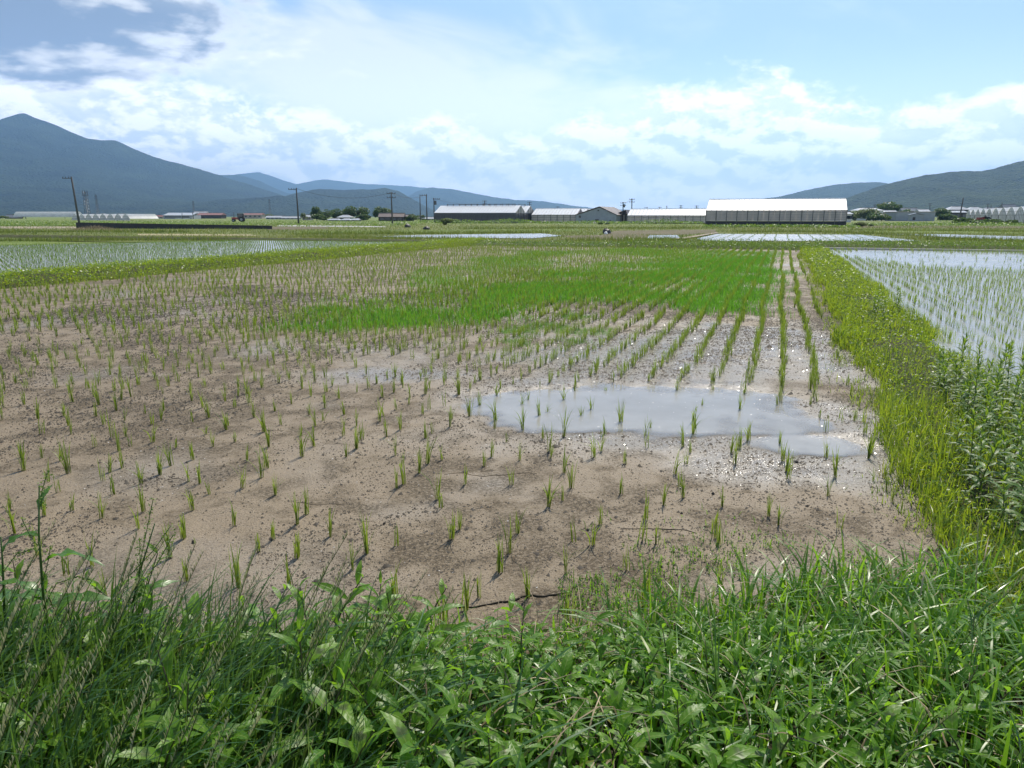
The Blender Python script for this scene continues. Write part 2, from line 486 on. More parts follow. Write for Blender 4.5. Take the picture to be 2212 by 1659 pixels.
def water_mat(name, col, alpha, ripple=0.10, rscale=14.0, rough=0.06):
    m, n, o = new_mat(name)
    co = geo_pos(n)
    nz = noise(n, co, rscale, 3.0, 0.6)
    nz2 = noise(n, co, 0.5, 3.0)
    c_ = ramp(n, nz2, [(0.3, tuple(q * 0.85 for q in col)), (0.7, tuple(q * 1.1 for q in col))])
    b = pbsdf(n, c_, rough, 0.5, 0.0, bump(n, nz, ripple, 0.02))
    b.inputs['IOR'].default_value = 1.333
    b.inputs['Alpha'].default_value = alpha
    n.links.new(b.outputs[0], o.inputs[0])
    return m
m, n, o = new_mat('silty_puddle'); M['puddle'] = m      # shallow water: the mud shows through where it thins out
co = geo_pos(n)
nm = bump(n, noise(n, co, 26.0, 3.0), 0.05, 0.02)
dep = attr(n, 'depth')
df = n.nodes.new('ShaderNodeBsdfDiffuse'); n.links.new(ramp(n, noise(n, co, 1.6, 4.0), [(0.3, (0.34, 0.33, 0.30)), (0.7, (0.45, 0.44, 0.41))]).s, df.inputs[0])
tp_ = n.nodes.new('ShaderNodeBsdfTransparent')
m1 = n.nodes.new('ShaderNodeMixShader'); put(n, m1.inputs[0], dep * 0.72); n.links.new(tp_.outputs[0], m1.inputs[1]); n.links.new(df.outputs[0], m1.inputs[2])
gl = n.nodes.new('ShaderNodeBsdfGlossy'); gl.inputs['Roughness'].default_value = 0.03; n.links.new(nm.s, gl.inputs['Normal'])
fr = n.nodes.new('ShaderNodeFresnel'); fr.inputs[0].default_value = 1.333
m2 = n.nodes.new('ShaderNodeMixShader'); put(n, m2.inputs[0], E(n, fr.outputs[0]) * (dep * 2.5).clamp())
n.links.new(m1.outputs[0], m2.inputs[1]); n.links.new(gl.outputs[0], m2.inputs[2]); n.links.new(m2.outputs[0], o.inputs[0])
M['paddy_water'] = water_mat('paddy_water', (0.30, 0.295, 0.28), 1.0, 0.45, 9.0, 0.22)

def ground_mat(name, cols, scale=0.2, rough=0.9, bs=6.0):
    m, n, o = new_mat(name)
    co = geo_pos(n)
    f = noise(n, co, scale, 6.0, 0.65) * 0.6 + noise(n, co, scale * 14, 4.0, 0.7) * 0.4
    k = len(cols)
    c_ = ramp(n, f, [(0.32 + 0.36 * i / (k - 1), q) for i, q in enumerate(cols)])
    b = pbsdf(n, c_, rough, 0.25, 0.0, bump(n, noise(n, co, bs, 5.0, 0.7), 0.8, 0.15))
    n.links.new(b.outputs[0], o.inputs[0])
    return m
M['plain'] = ground_mat('farmland', [(0.075, 0.11, 0.022), (0.12, 0.17, 0.03), (0.17, 0.19, 0.06), (0.11, 0.15, 0.03)], 0.012, 0.95, 0.6)
M['meadow'] = ground_mat('meadow', [(0.075, 0.10, 0.022), (0.125, 0.15, 0.03), (0.20, 0.19, 0.07)], 0.10)
M['meadow_bright'] = ground_mat('bright_meadow', [(0.085, 0.13, 0.02), (0.13, 0.18, 0.03), (0.18, 0.21, 0.055)], 0.12)
M['tilled'] = ground_mat('tilled_soil', [(0.08, 0.075, 0.035), (0.13, 0.11, 0.055), (0.18, 0.145, 0.085)], 0.3)
M['bank'] = ground_mat('bank_soil', [(0.030, 0.028, 0.018), (0.055, 0.05, 0.03), (0.09, 0.075, 0.05)], 2.0, 0.95, 30.0)
M['levee'] = ground_mat('levee_soil', [(0.045, 0.055, 0.018), (0.07, 0.08, 0.026), (0.12, 0.095, 0.055)], 1.5, 0.95, 20.0)
M['dry_strip'] = ground_mat('dry_grass', [(0.26, 0.22, 0.11), (0.38, 0.33, 0.19), (0.44, 0.38, 0.24)], 0.5)
M['concrete'] = plain('concrete', (0.50, 0.47, 0.42), 0.85, 0.3, 0.2, 2.0, 0.0, 0.2)
M['road'] = plain('road_surface', (0.42, 0.41, 0.39), 0.85, 0.3)
M['earth_path'] = plain('earth_path', (0.34, 0.28, 0.21), 0.9, 0.2, 0.3, 1.2)
M['clod'] = plain('wet_clod', (0.045, 0.037, 0.027), 0.75, 0.4, 0.4, 40.0)
M['twig'] = plain('dark_twig', (0.05, 0.040, 0.028), 0.8, 0.3)
M['glint'] = plain('glint_flake', (0.62, 0.58, 0.52), 0.22, 0.6)  # brightness of the glints put into the flake colour
M['black_sheet'] = plain('black_sheeting', (0.025, 0.025, 0.027), 0.55, 0.4, 0.35, 1.5)
M['pole'] = plain('pole_concrete', (0.10, 0.098, 0.095), 0.8, 0.3)
M['steel'] = plain('dark_steel', (0.09, 0.095, 0.10), 0.5, 0.5, 0.2, 3.0, 0.4)
M['roof_white'] = plain('white_film_roof', (0.84, 0.84, 0.83), 0.30, 0.6, 0.06, 0.8)
M['roof_tile'] = plain('grey_tile', (0.17, 0.17, 0.175), 0.28, 0.6, 0.3, 2.0)
M['roof_pale_glare'] = plain('glare_pale_tile', (0.42, 0.42, 0.42), 0.30, 0.6, 0.2, 2.0)  # grey tile made paler: sun glare put into its base colour
M['roof_brown'] = plain('brown_tin', (0.12, 0.085, 0.07), 0.5, 0.4, 0.3, 1.0)
M['roof_red'] = plain('red_roof', (0.26, 0.12, 0.10), 0.5, 0.4, 0.3, 1.0)
M['wall_white'] = plain('white_plaster', (0.62, 0.61, 0.58), 0.85, 0.2, 0.15)
M['wall_grey'] = plain('grey_siding', (0.33, 0.35, 0.37), 0.7, 0.3, 0.12, 1.0)
M['wall_dark'] = plain('dark_boarding', (0.07, 0.06, 0.055), 0.8, 0.2, 0.3, 2.0)
M['wall_beige'] = plain('beige_wall', (0.40, 0.35, 0.29), 0.8, 0.2, 0.2, 1.0)
M['window'] = plain('dark_glass', (0.03, 0.035, 0.042), 0.1, 0.6)
M['solar'] = plain('solar_panel', (0.012, 0.018, 0.04), 0.15, 0.6)
M['red_paint'] = plain('red_paint', (0.34, 0.05, 0.04), 0.4, 0.5)
M['rubber'] = plain('rubber', (0.02, 0.02, 0.02), 0.8, 0.3)
M['white_paint'] = plain('white_paint', (0.75, 0.75, 0.73), 0.45, 0.5)

def film(name, col, trans, vscale, dirt):
    """clouded greenhouse film: scatters light through, streaked with dirt"""
    m, n, o = new_mat(name)
    co = obj_co(n)
    nz = noise(n, co, vscale, 4.0, 0.6)
    nz2 = noise(n, co, 0.35, 3.0, 0.6)
    c_ = mixc(n, (nz * 0.5 + nz2 * 0.7).smooth(0.45, 0.8) * dirt, col, tuple(q * 0.35 for q in col))
    b = pbsdf(n, c_, 0.3, 0.5)
    tr = n.nodes.new('ShaderNodeBsdfTranslucent'); n.links.new(c_.s, tr.inputs[0])
    mx = n.nodes.new('ShaderNodeMixShader'); mx.inputs[0].default_value = trans
    n.links.new(b.outputs[0], mx.inputs[1]); n.links.new(tr.outputs[0], mx.inputs[2]); n.links.new(mx.outputs[0], o.inputs[0])
    return m
M['film'] = film('wall_film', (0.86, 0.82, 0.79), 0.62, 2.0, 0.28)
M['roof_film'] = film('roof_film', (0.94, 0.94, 0.93), 0.30, 0.6, 0.03)
M['film_dark'] = film('shade_net', (0.10, 0.10, 0.115), 0.3, 1.5, 0.5)
M['film_tunnel'] = film('tunnel_film', (0.72, 0.74, 0.76), 0.5, 1.0, 0.3)

def forest_mat(name, c0, c1, scale):
    m, n, o = new_mat(name)
    co = geo_pos(n)
    a = noise(n, co, scale, 6.0, 0.65); b_ = noise(n, co, scale * 9, 4.0, 0.7)
    v = n.nodes.new('ShaderNodeTexVoronoi'); v.inputs['Scale'].default_value = scale * 16; n.links.new(co.s, v.inputs['Vector'])
    cell = E(n, v.outputs['Distance'])
    c_ = ramp(n, a * 0.6 + b_ * 0.4, [(0.35, c0), (0.65, c1)])
    nm = bump(n, b_ * 1.0 - cell * 0.8 + a * 1.5, 1.0, 26.0)
    b = pbsdf(n, c_, 0.9, 0.1, 0.0, nm)
    n.links.new(b.outputs[0], o.inputs[0])
    return m
M['forest'] = forest_mat('forest', (0.003, 0.009, 0.010), (0.050, 0.075, 0.036), 0.0040)
M['forest_near'] = forest_mat('near_forest', (0.006, 0.015, 0.010), (0.085, 0.115, 0.036), 0.007)

# ------------------------------------------------------------------ terrain
def sheet(name, poly, z, mat, kind='structure', px=True):
    vs_ = [tuple(gp(x, y, z)) if px else (x, y, z) for x, y in poly]
    me = bpy.data.meshes.new(name); me.from_pydata(vs_, [], [tuple(range(len(vs_)))]); me.update()
    o = link(name, me, mat)
    if me.polygons[0].normal.z < 0: me.flip_normals()
    return tag(o, kind=kind)

sheet('ground', [(-9500, -900), (9500, -900), (9500, 12500), (-9500, 12500)], -0.10, M['plain'], px=False)

def mountain(name, prof, Y, front, back, mat, seed, rough=0.46, nx=260, ny=44):
    """a range whose crest follows the measured skyline at distance Y"""
    xs = np.array([p[0] for p in prof], float); ys = np.array([p[1] for p in prof], float)
    u = np.linspace(xs[0], xs[-1], nx)
    yy = np.interp(u, xs, ys)
    dxp = u - CX; fw = FPX * cp + (CY - yy) * sp; dzp = -FPX * sp + (CY - yy) * cp
    X = dxp / fw * Y; Z = np.maximum(H + dzp / fw * Y, 0)
    wl = abs(X[-1] - X[0])
    Z = Z + (fbm(X / (Y * 0.03), X * 0 + seed, 5, seed, 0.6) - 0.5) * Y * 0.0036 * (Z > 5)
    v = np.concatenate([np.linspace(-1, 0, ny), np.linspace(0, 1, 8)[1:]])
    Vg, Ug = np.meshgrid(v, np.arange(nx), indexing='ij')
    Xg = X[Ug]; Zr = Z[Ug]
    a = np.abs(Vg)
    shp = np.where(Vg < 0, (1 - a) ** 1.25, (1 - a) ** 1.0)
    Yg = Y + np.where(Vg < 0, Vg * front, Vg * back)
    # spurs running down from the crest
    wx_ = Xg / (front * 0.15) + 0.9 * fbm(Xg / (front * 0.3), Yg / (front * 0.3), 3, seed + 1)
    spur = 0.62 * (1 - np.abs(2 * vnoise(wx_, Yg / (front * 0.9), seed + 3) - 1)) + 0.38 * (1 - np.abs(2 * vnoise(wx_ * 2.3 + 5, Yg / (front * 0.45), seed + 4) - 1))
    det = fbm(Xg / (front * 0.06), Yg / (front * 0.08), 4, seed + 9) - 0.5
    env = np.clip(a * 4, 0, 1) * (1 - a) ** 0.6
    Zg = Zr * shp * (1 - rough * 1.25 * env * (0.8 - spur)) + Zr * det * 0.16 * env
    Zg = np.where(a > 0.999, -30, np.maximum(Zg, -30))
    Xg = Xg * (Yg / Y) ** 0.25
    V = np.stack([Xg, Yg, Zg], -1).reshape(-1, 3)
    m_ = len(v)
    i = np.arange(m_ - 1)[:, None] * nx + np.arange(nx - 1)[None]
    F = np.stack([i, i + 1, i + 1 + nx, i + nx], -1).reshape(-1, 4)
    o = link(name, npmesh(name, V, F, smooth=True), mat)
    return tag(o, kind='structure')

mountain('mountain_far', [(300, 440), (480, 380), (560, 372), (640, 398), (700, 388), (790, 398), (880, 402), (960, 412), (1100, 430), (1250, 446), (1420, 460), (1600, 470)], 11000, 2500, 1200, M['forest'], 5)
mountain('mountain_ridge', [(380, 400), (470, 378), (515, 378), (560, 392), (600, 410), (700, 440), (800, 455), (860, 440), (900, 412), (930, 405), (970, 408), (1010, 414), (1060, 424), (1110, 432), (1180, 436), (1260, 448), (1350, 458), (1500, 472)], 7500, 2200, 1200, M['forest'], 21)
mountain('mountain_left', [(-900, 330), (-500, 300), (-250, 290), (-120, 285), (0, 261), (20, 254), (36, 247.5), (50, 245), (58, 247), (72, 253), (100, 263), (150, 284), (190, 298), (225, 303), (250, 303), (290, 322), (330, 338), (380, 352), (430, 366), (500, 388), (560, 405), (610, 420), (680, 445), (800, 470)], 5200, 3000, 1500, M['forest'], 33, 0.42, 320, 60)
mountain('hill_middle', [(480, 470), (560, 440), (630, 420), (690, 409), (740, 411), (790, 409), (830, 405), (860, 412), (900, 434), (940, 456), (980, 474)], 3900, 1300, 700, M['forest'], 47)
mountain('hill_foot', [(-400, 440), (-100, 440), (100, 430), (250, 432), (400, 436), (520, 430), (600, 422), (660, 428), (720, 440), (800, 462), (850, 475)], 3300, 900, 600, M['forest'], 51)
mountain('hill_right_far', [(1560, 474), (1650, 430), (1700, 420), (1760, 406), (1800, 400), (1840, 395), (1900, 394), (1990, 400), (2100, 420), (2300, 440)], 4300, 1500, 800, M['forest'], 61)
mountain('hill_right', [(1740, 470), (1800, 445), (1850, 420), (1900, 402), (1950, 390), (2000, 378), (2050, 372), (2090, 368), (2120, 370), (2160, 360), (2212, 346), (2300, 330), (2450, 318), (2700, 330), (3000, 350)], 2300, 1100, 600, M['forest_near'], 73, 0.38, 300, 60)

# ------------------------------------------------------------------ haze
hz = MB().box(-9900, 9900, -1000, 12900, -40, 800).build('haze', None)
m, n, o = new_mat('haze_air')
pv = n.nodes.new('ShaderNodeVolumePrincipled')
pv.inputs['Color'].default_value = (0.36, 0.64, 1.0, 1)
pv.inputs['Density'].default_value = 1.3e-4
pv.inputs['Anisotropy'].default_value = 0.6
n.links.new(pv.outputs[0], o.inputs['Volume'])
hz.data.materials.append(m)
tag(hz, 'pale blue air over the plain', 'haze', kind='stuff')

# ------------------------------------------------------------------ the drained paddy
ROW, STEP = 0.305, 0.19
_pud = []
for (x, y, rx, ry) in [(1430, 882, 1.0, 0.86), (1190, 870, 0.85, 0.42), (1610, 912, 0.55, 0.36), (1740, 962, 0.36, 0.24), (1300, 905, 0.75, 0.42)]:
    g = gp(x, y); _pud.append((g.x, g.y, rx, ry))
_wet = []
for (x, y, rx, ry) in [(1380, 880, 2.1, 1.7), (900, 815, 1.1, 0.5), (1800, 930, 0.8, 1.3), (1750, 760, 1.0, 2.6), (1700, 1010, 1.0, 0.5), (1450, 760, 2.6, 2.0)]:
    g = gp(x, y); _wet.append((g.x, g.y, rx, ry))

def puddle_mask(x, y):
    w = (fbm(x * 1.6, y * 1.6, 4, 91) - 0.5) * 1.1
    r = np.zeros_like(x)
    for (cx_, cy_, rx, ry) in _pud:
        d = np.hypot((x - cx_) / rx, (y - cy_) / ry) + w
        r = np.maximum(r, np.clip((1.42 - d) / 0.85, 0, 1))
    return r

def wet_glare_mask(x, y):
    w = (fbm(x * 1.1, y * 1.1, 4, 77) - 0.5) * 1.6
    r = np.zeros_like(x)
    for (cx_, cy_, rx, ry) in _wet:
        d = np.hypot((x - cx_) / rx, (y - cy_) / ry) + w
        r = np.maximum(r, np.clip((1.15 - d) / 0.55, 0, 1))
    return np.maximum(r, np.clip(fbm(x * 0.7, y * 0.7, 4, 13) * 3 - 1.75, 0, 1) * 0.7)

def mudh(x, y):
    s_, t_ = to_st(x, y)
    h = 0.020 + (fbm(x * 1.1, y * 1.1, 3, 3) - 0.5) * 0.026 + (fbm(x * 7, y * 7, 3, 5) - 0.5) * 0.016
    h = h + np.cos(2 * np.pi * s_ / ROW) * 0.003
    return h - 0.046 * puddle_mask(x, y)

def dirt_mask(x, y):
    """rotting straw and soil washed along the foot of the banks"""
    s_, t_ = to_st(x, y)
    e = np.clip(1.0 - (0.98 - s_) / (0.25 + 0.5 * fbm(x * 1.5, y * 1.5, 3, 102)), 0, 1)
    b = np.clip(1.0 - (y - 2.5 - 0.11 * x) / (0.12 + 0.75 * np.clip(fbm(x * 0.9, y * 0.9, 3, 103), 0, 1)), 0, 1)
    return np.maximum(e, b) * np.clip(fbm(x * 4, y * 4, 3, 104) * 2.2 - 0.35, 0, 1)

ts = [0.6]
while ts[-1] < 37.4: ts.append(ts[-1] + max(0.028, 0.0095 * ts[-1]))
ts = np.array(ts); ss = np.arange(-17.4, 1.30, 0.055)
T_, S_ = np.meshgrid(ts, ss, indexing='ij')
X_, Y_ = st(S_, T_)
Z_ = mudh(X_, Y_)
V = np.stack([X_, Y_, Z_], -1).reshape(-1, 3)
i = np.arange(len(ts) - 1)[:, None] * len(ss) + np.arange(len(ss) - 1)[None]
F = np.stack([i, i + 1, i + 1 + len(ss), i + len(ss)], -1).reshape(-1, 4)
tag(link('mud_field', npmesh('mud_field', V, F, {'wet': wet_glare_mask(X_, Y_).ravel(), 'dirt': dirt_mask(X_, Y_).ravel()}, True), M['mud']), kind='structure')

g0, g1 = gp(1000, 780), gp(1840, 1020)
wx, wy = np.arange(-2.2, 3.6, 0.03), np.arange(4.1, 8.2, 0.03)
Wy, Wx = np.meshgrid(wy, wx, indexing='ij')
WL = 0.0035
dp_ = np.clip((WL - mudh(Wx, Wy)) / 0.024, 0, 1)
i = np.arange(len(wy) - 1)[:, None] * len(wx) + np.arange(len(wx) - 1)[None]
F = np.stack([i, i + 1, i + 1 + len(wx), i + len(wx)], -1).reshape(-1, 4)
F = F[(dp_.ravel()[F] > 0).any(1)]
tag(link('puddle_water', npmesh('puddle_water', np.stack([Wx, Wy, np.full_like(Wx, WL)], -1).reshape(-1, 3), F, {'depth': dp_.ravel()}, True), M['puddle']), kind='structure')

# paddies left and right, standing in water
def st_sheet(name, poly, z, mat):
    return sheet(name, [st(*q) for q in poly], z, mat, px=False)
st_sheet('paddy_water_right', [(1.7, 1.0), (70, 1.0), (70, 39.4), (1.7, 39.4)], 0.0, M['paddy_water'])
LEFT_PADDY = [(-18.3, 1.0), (-60, 1.0), (-60, 20), (-41, 28.7), (-33.5, 41), (-18.3, 41)]
st_sheet('paddy_water_left', LEFT_PADDY, 0.0, M['paddy_water'])
st_sheet('meadow_floor', [(-90, 36.9), (90, 36.9), (120, 140), (-120, 140)], -0.06, M['meadow'])

def mound(name, s0, s1, t0, t1, hgt, mat, ns=16, dt=0.22, seed=1, curve=None):
    tt = np.arange(t0, t1, dt); sv = np.linspace(0, 1, ns)
    Tg, Sg = np.meshgrid(tt, sv, indexing='ij')
    wob = (fbm(Tg * 0.5, Tg * 0 + seed, 3, seed) - 0.5) * 0.22
    s_ = s0 + Sg * (s1 - s0) + wob
    x, y = st(s_, Tg)
    prof = np.clip(np.minimum(Sg, 1 - Sg) * 3.4, 0, 1) ** 0.6
    z = -0.05 + prof * (hgt + 0.05) * (0.8 + 0.5 * fbm(x * 1.4, y * 1.4, 3, seed + 4)) + (fbm(x * 6, y * 6, 3, seed + 8) - 0.5) * 0.03
    V = np.stack([x, y, z], -1).reshape(-1, 3)
    i = np.arange(len(tt) - 1)[:, None] * ns + np.arange(ns - 1)[None]
    F = np.stack([i, i + 1, i + 1 + ns, i + ns], -1).reshape(-1, 4)
    return tag(link(name, npmesh(name, V, F, smooth=True), mat), kind='structure')
LV0, LV1 = 0.92, 2.02          # the grassy bank on the right
mound('levee_right', LV0, LV1, 1.2, 39.6, 0.10, M['levee'], seed=2)
mound('levee_left', -18.7, -16.1, 1.0, 42.0, 0.20, M['levee'], seed=6)
def cross_mound(name, s0, s1, t0, t1, hgt, mat, seed):
    sv = np.arange(s0, s1, 0.4); tt = np.linspace(0, 1, 9)
    Sg, Tg = np.meshgrid(sv, tt, indexing='ij')
    x, y = st(Sg, t0 + Tg * (t1 - t0) + (fbm(Sg * 0.3, Sg * 0 + seed, 3, seed) - 0.5) * 0.5)
    z = -0.05 + np.clip(np.minimum(Tg, 1 - Tg) * 4, 0, 1) * (hgt + 0.05) + (fbm(x * 2, y * 2, 2, seed) - 0.5) * 0.04
    V = np.stack([x, y, z], -1).reshape(-1, 3); k = len(tt)
    i = np.arange(len(sv) - 1)[:, None] * k + np.arange(k - 1)[None]
    F = np.stack([i, i + k, i + 1 + k, i + 1], -1).reshape(-1, 4)
    return tag(link(name, npmesh(name, V, F, smooth=True), mat), kind='structure')
cross_mound('levee_cross', -18.5, 1.8, 37.0, 41.5, 0.10, M['levee'], 15)
cross_mound('levee_cross_right', 1.9, 60, 40.2, 46.0, 0.14, M['levee'], 19)
cross_mound('levee_cross_left', -60, -18.3, 41.2, 43.2, 0.12, M['levee'], 23)
# concrete kerb of the ditch behind the right paddy, in cast lengths
kerb = tag(empty('concrete_ditch_kerb', (*st(1.95, 39.75), 0), -AL), 'pale concrete kerb along the far edge of the flooded paddy', 'kerb')
kme = MB().box(0, 1.985, -0.11, 0.11, -0.1, 0.085).build('kerb_block', M['concrete'], kerb)
for k in range(1, 24):
    c_ = kme.copy(); COL.objects.link(c_); c_.location = (2.0 * k, random.uniform(-0.008, 0.008), random.uniform(-0.006, 0.006))

# ------------------------------------------------------------------ far parcels
WATERS = [[(800, 511), (905, 507.3), (1170, 504.2), (1215, 509), (1150, 514.5), (905, 513)],
          [(1505, 515), (1550, 505), (1862, 507), (1990, 520.5), (1520, 520.5)],
          [(1900, 505), (2040, 506), (2330, 514), (2330, 523), (2150, 517)],
          [(1403, 508.5), (1462, 507.5), (1470, 514), (1395, 515.5)]]
for k, p in enumerate(WATERS): sheet('flooded_field_water', p, -0.030 + 0.004 * k, M['paddy_water'])
PARCELS = [('tilled_field', [(1330, 498), (1545, 496), (1550, 503), (1470, 507), (1300, 507)], 'tilled'),
           ('muddy_field', [(1210, 509), (1310, 507.5), (1403, 508), (1395, 517), (1250, 518)], 'tilled'),
           ('farm_road', [(600, 486.3), (700, 486.8), (830, 488.9), (835, 490.6), (600, 488.6)], 'road'),
           ('bare_field', [(560, 489.5), (700, 489.5), (716, 493.5), (640, 496), (580, 496)], 'tilled'),
           ('dry_field', [(295, 505), (540, 506.3), (560, 509.5), (300, 508.5)], 'dry_strip'),
           ('pale_field', [(-160, 489.5), (160, 489), (170, 493), (-160, 494.5)], 'earth_path'),
           ('bright_field', [(-160, 479.5), (300, 478.5), (620, 481), (640, 484.5), (150, 487), (-160, 488)], 'meadow_bright'),
           ('bright_field_middle', [(640, 499), (1250, 494), (1260, 500), (900, 505), (640, 506)], 'meadow_bright'),
           ('bright_field_right', [(1850, 494.5), (2330, 497.5), (2330, 507), (1880, 502)], 'meadow_bright'),
           ('brown_field_right', [(1850, 487), (2330, 489.5), (2330, 494), (1850, 491.5)], 'tilled')]
for k, (nm_, p, mt) in enumerate(PARCELS): sheet(nm_, p, -0.048 + 0.0009 * k, M[mt])
pa = [gp(1452, 516), gp(1478, 516), gp(1556, 502.5), gp(1545, 502.5)]
sheet('earth_path', [(q.x, q.y) for q in pa], 0.01, M['earth_path'], px=False)

def px_of(x, y, z=0.0):
    return proj(np.stack([x, y, np.zeros_like(x) + z], 1))

# ------------------------------------------------------------------ rice
def rice_soup(cl, x, y, z, hmin, hmax, nb, w, segs, spread=0.35, tintlo=0.0, tinthi=1.0):
    N = len(x)
    hh = rng.uniform(hmin, hmax, N); tn = rng.uniform(tintlo, tinthi, N)
    for k in range(nb):
        b = np.stack([x + rng.normal(0, 0.010, N), y + rng.normal(0, 0.010, N), z - 0.004], 1)
        cl.blades(b, hh * rng.uniform(0.6, 1.08, N), w * rng.uniform(0.75, 1.25, N), rng.uniform(0, 6.283, N),
                  np.abs(rng.normal(0, spread, N)) + 0.05, segs=segs, tint=np.clip(tn + rng.normal(0, 0.13, N), 0, 1))

rows = np.arange(-15.75, 0.75, ROW)
PX, PY, PR = [], [], []
for r_ in rows:
    t_ = np.arange(2.05, 36.7, STEP) + rng.uniform(0, STEP)
    if r_ > -7.5: t_ = np.concatenate([t_, np.arange(7.2, 20, STEP) + rng.uniform(0, STEP)])
    wig = (fbm(t_ * 0.35, np.full_like(t_, r_ * 0.13), 2, 41) - 0.5) * 0.10
    near = np.clip((7.0 - t_) / 4.0, 0, 1)
    s_ = r_ + wig + rng.normal(0, 0.018, len(t_)) + rng.normal(0, 0.05, len(t_)) * near
    t_ = t_ + rng.normal(0, 0.02, len(t_)) + rng.normal(0, 0.06, len(t_)) * near
    x, y = st(s_, t_)
    gap = fbm(x * 0.8, y * 0.8, 3, 57)
    keep = rng.random(len(t_)) < np.where(t_ < 4.6, 0.80, np.where(t_ < 6.5, 0.82, 0.96)) * np.where(gap < 0.36, 0.45, 1.0)
    keep &= rng.random(len(t_)) > puddle_mask(x, y) * 0.62
    keep &= np.abs(s_ - LV0) > 0.2
    PX.append(x[keep]); PY.append(y[keep]); PR.append(np.full(keep.sum(), r_))
PX = np.concatenate(PX); PY = np.concatenate(PY); PR = np.concatenate(PR)
q = px_of(PX, PY)
vis = (q[:, 0] > -650) & (q[:, 0] < 2700) & (PY > 2.1)
PX, PY, PR, q = PX[vis], PY[vis], PR[vis], q[vis]
# the 300 that show largest become single plants (below); the rest one mass
dist = np.hypot(PX, PY)
inframe = (q[:, 0] > 4) & (q[:, 0] < 2208) & (q[:, 1] < 1335) & (PY > 2.62)
order = np.argsort(np.where(inframe, dist, 1e9))
single = order[:300]
maskrest = np.ones(len(PX), bool); maskrest[single] = False
SEED_XY = np.stack([PX[single], PY[single]], 1); SEED_ROW = PR[single]
rx, ry = PX[maskrest], PY[maskrest]
rz = mudh(rx, ry); rd = np.hypot(rx, ry)
cl = Cloud()
a_ = rd < 11
rice_soup(cl, rx[a_], ry[a_], rz[a_], 0.14, 0.21, 10, 0.0055, 3, 0.30)
b_ = (rd >= 11)
rice_soup(cl, rx[b_], ry[b_], rz[b_], 0.16, 0.23, 8, 0.0105, 2, 0.34)
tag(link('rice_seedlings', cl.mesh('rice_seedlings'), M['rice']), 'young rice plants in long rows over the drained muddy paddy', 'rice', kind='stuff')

# right paddy
def paddy_points(s0, s1, t0, t1, row, step, wav=0.2, jit=0.018):
    s_, t_ = np.meshgrid(np.arange(s0, s1, row), np.arange(t0, t1, step), indexing='ij')
    wig = (fbm(t_ * 0.2, s_ * 0.1, 2, 43) - 0.5) * wav
    s_ = (s_ + wig + rng.normal(0, jit, s_.shape)).ravel(); t_ = (t_ + rng.normal(0, jit * 0.8, t_.shape)).ravel()
    x, y = st(s_, t_)
    q = px_of(x, y)
    k = (q[:, 0] > -420) & (q[:, 0] < 2850) & (y > 1.5) & (rng.random(len(x)) < 0.94)
    return x[k], y[k], q[k]
x, y, q = paddy_points(2.2, 24, 2.0, 39.0, 0.30, 0.16, 0.10, 0.014)
openw = in_poly(q[:, 0], q[:, 1], [(1790, 550), (1870, 541), (2000, 545), (2420, 557), (2420, 592), (2212, 588), (2000, 578)])
k = ~openw | (rng.random(len(x)) < 0.10)
band = in_poly(q[:, 0], q[:, 1], [(1900, 540), (2420, 545), (2420, 553), (2100, 548)])
k |= band
x, y = x[k], y[k]
d_ = np.hypot(x, y)
cl = Cloud()
a_ = d_ < 13
rice_soup(cl, x[a_], y[a_], np.zeros(a_.sum()), 0.15, 0.22, 7, 0.0058, 3, 0.22)
b_ = ~a_
rice_soup(cl, x[b_], y[b_], np.zeros(b_.sum()), 0.16, 0.22, 5, 0.0105, 2, 0.25)
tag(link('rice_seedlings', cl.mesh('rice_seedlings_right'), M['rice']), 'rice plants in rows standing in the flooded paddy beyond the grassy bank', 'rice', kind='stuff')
# left paddy
x, y, q = paddy_points(-46, -18.9, 3.0, 40.8, 0.30, 0.19, 0.06, 0.009)
s_, t_ = to_st(x, y)
k = in_poly(s_, t_, LEFT_PADDY)
cl = Cloud()
rice_soup(cl, x[k], y[k], np.zeros(k.sum()), 0.13, 0.19, 5, 0.013, 2, 0.16)
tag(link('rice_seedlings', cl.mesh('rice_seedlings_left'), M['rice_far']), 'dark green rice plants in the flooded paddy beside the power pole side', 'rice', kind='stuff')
# small plants standing in the far flooded field
g = [gp(*p) for p in WATERS[1]]
s_, t_ = to_st(np.array([v.x for v in g]), np.array([v.y for v in g]))
x, y, q = paddy_points(s_.min(), s_.max(), t_.min(), t_.max(), 0.9, 0.22)
k = in_poly(q[:, 0], q[:, 1], WATERS[1])
cl = Cloud()
rice_soup(cl, x[k], y[k], np.zeros(k.sum()), 0.09, 0.14, 3, 0.016, 1, 0.3)
tag(link('rice_seedlings', cl.mesh('rice_seedlings_far'), M['rice_far']), 'thin lines of rice in the pale flooded field before the big greenhouse', 'rice', kind='stuff')

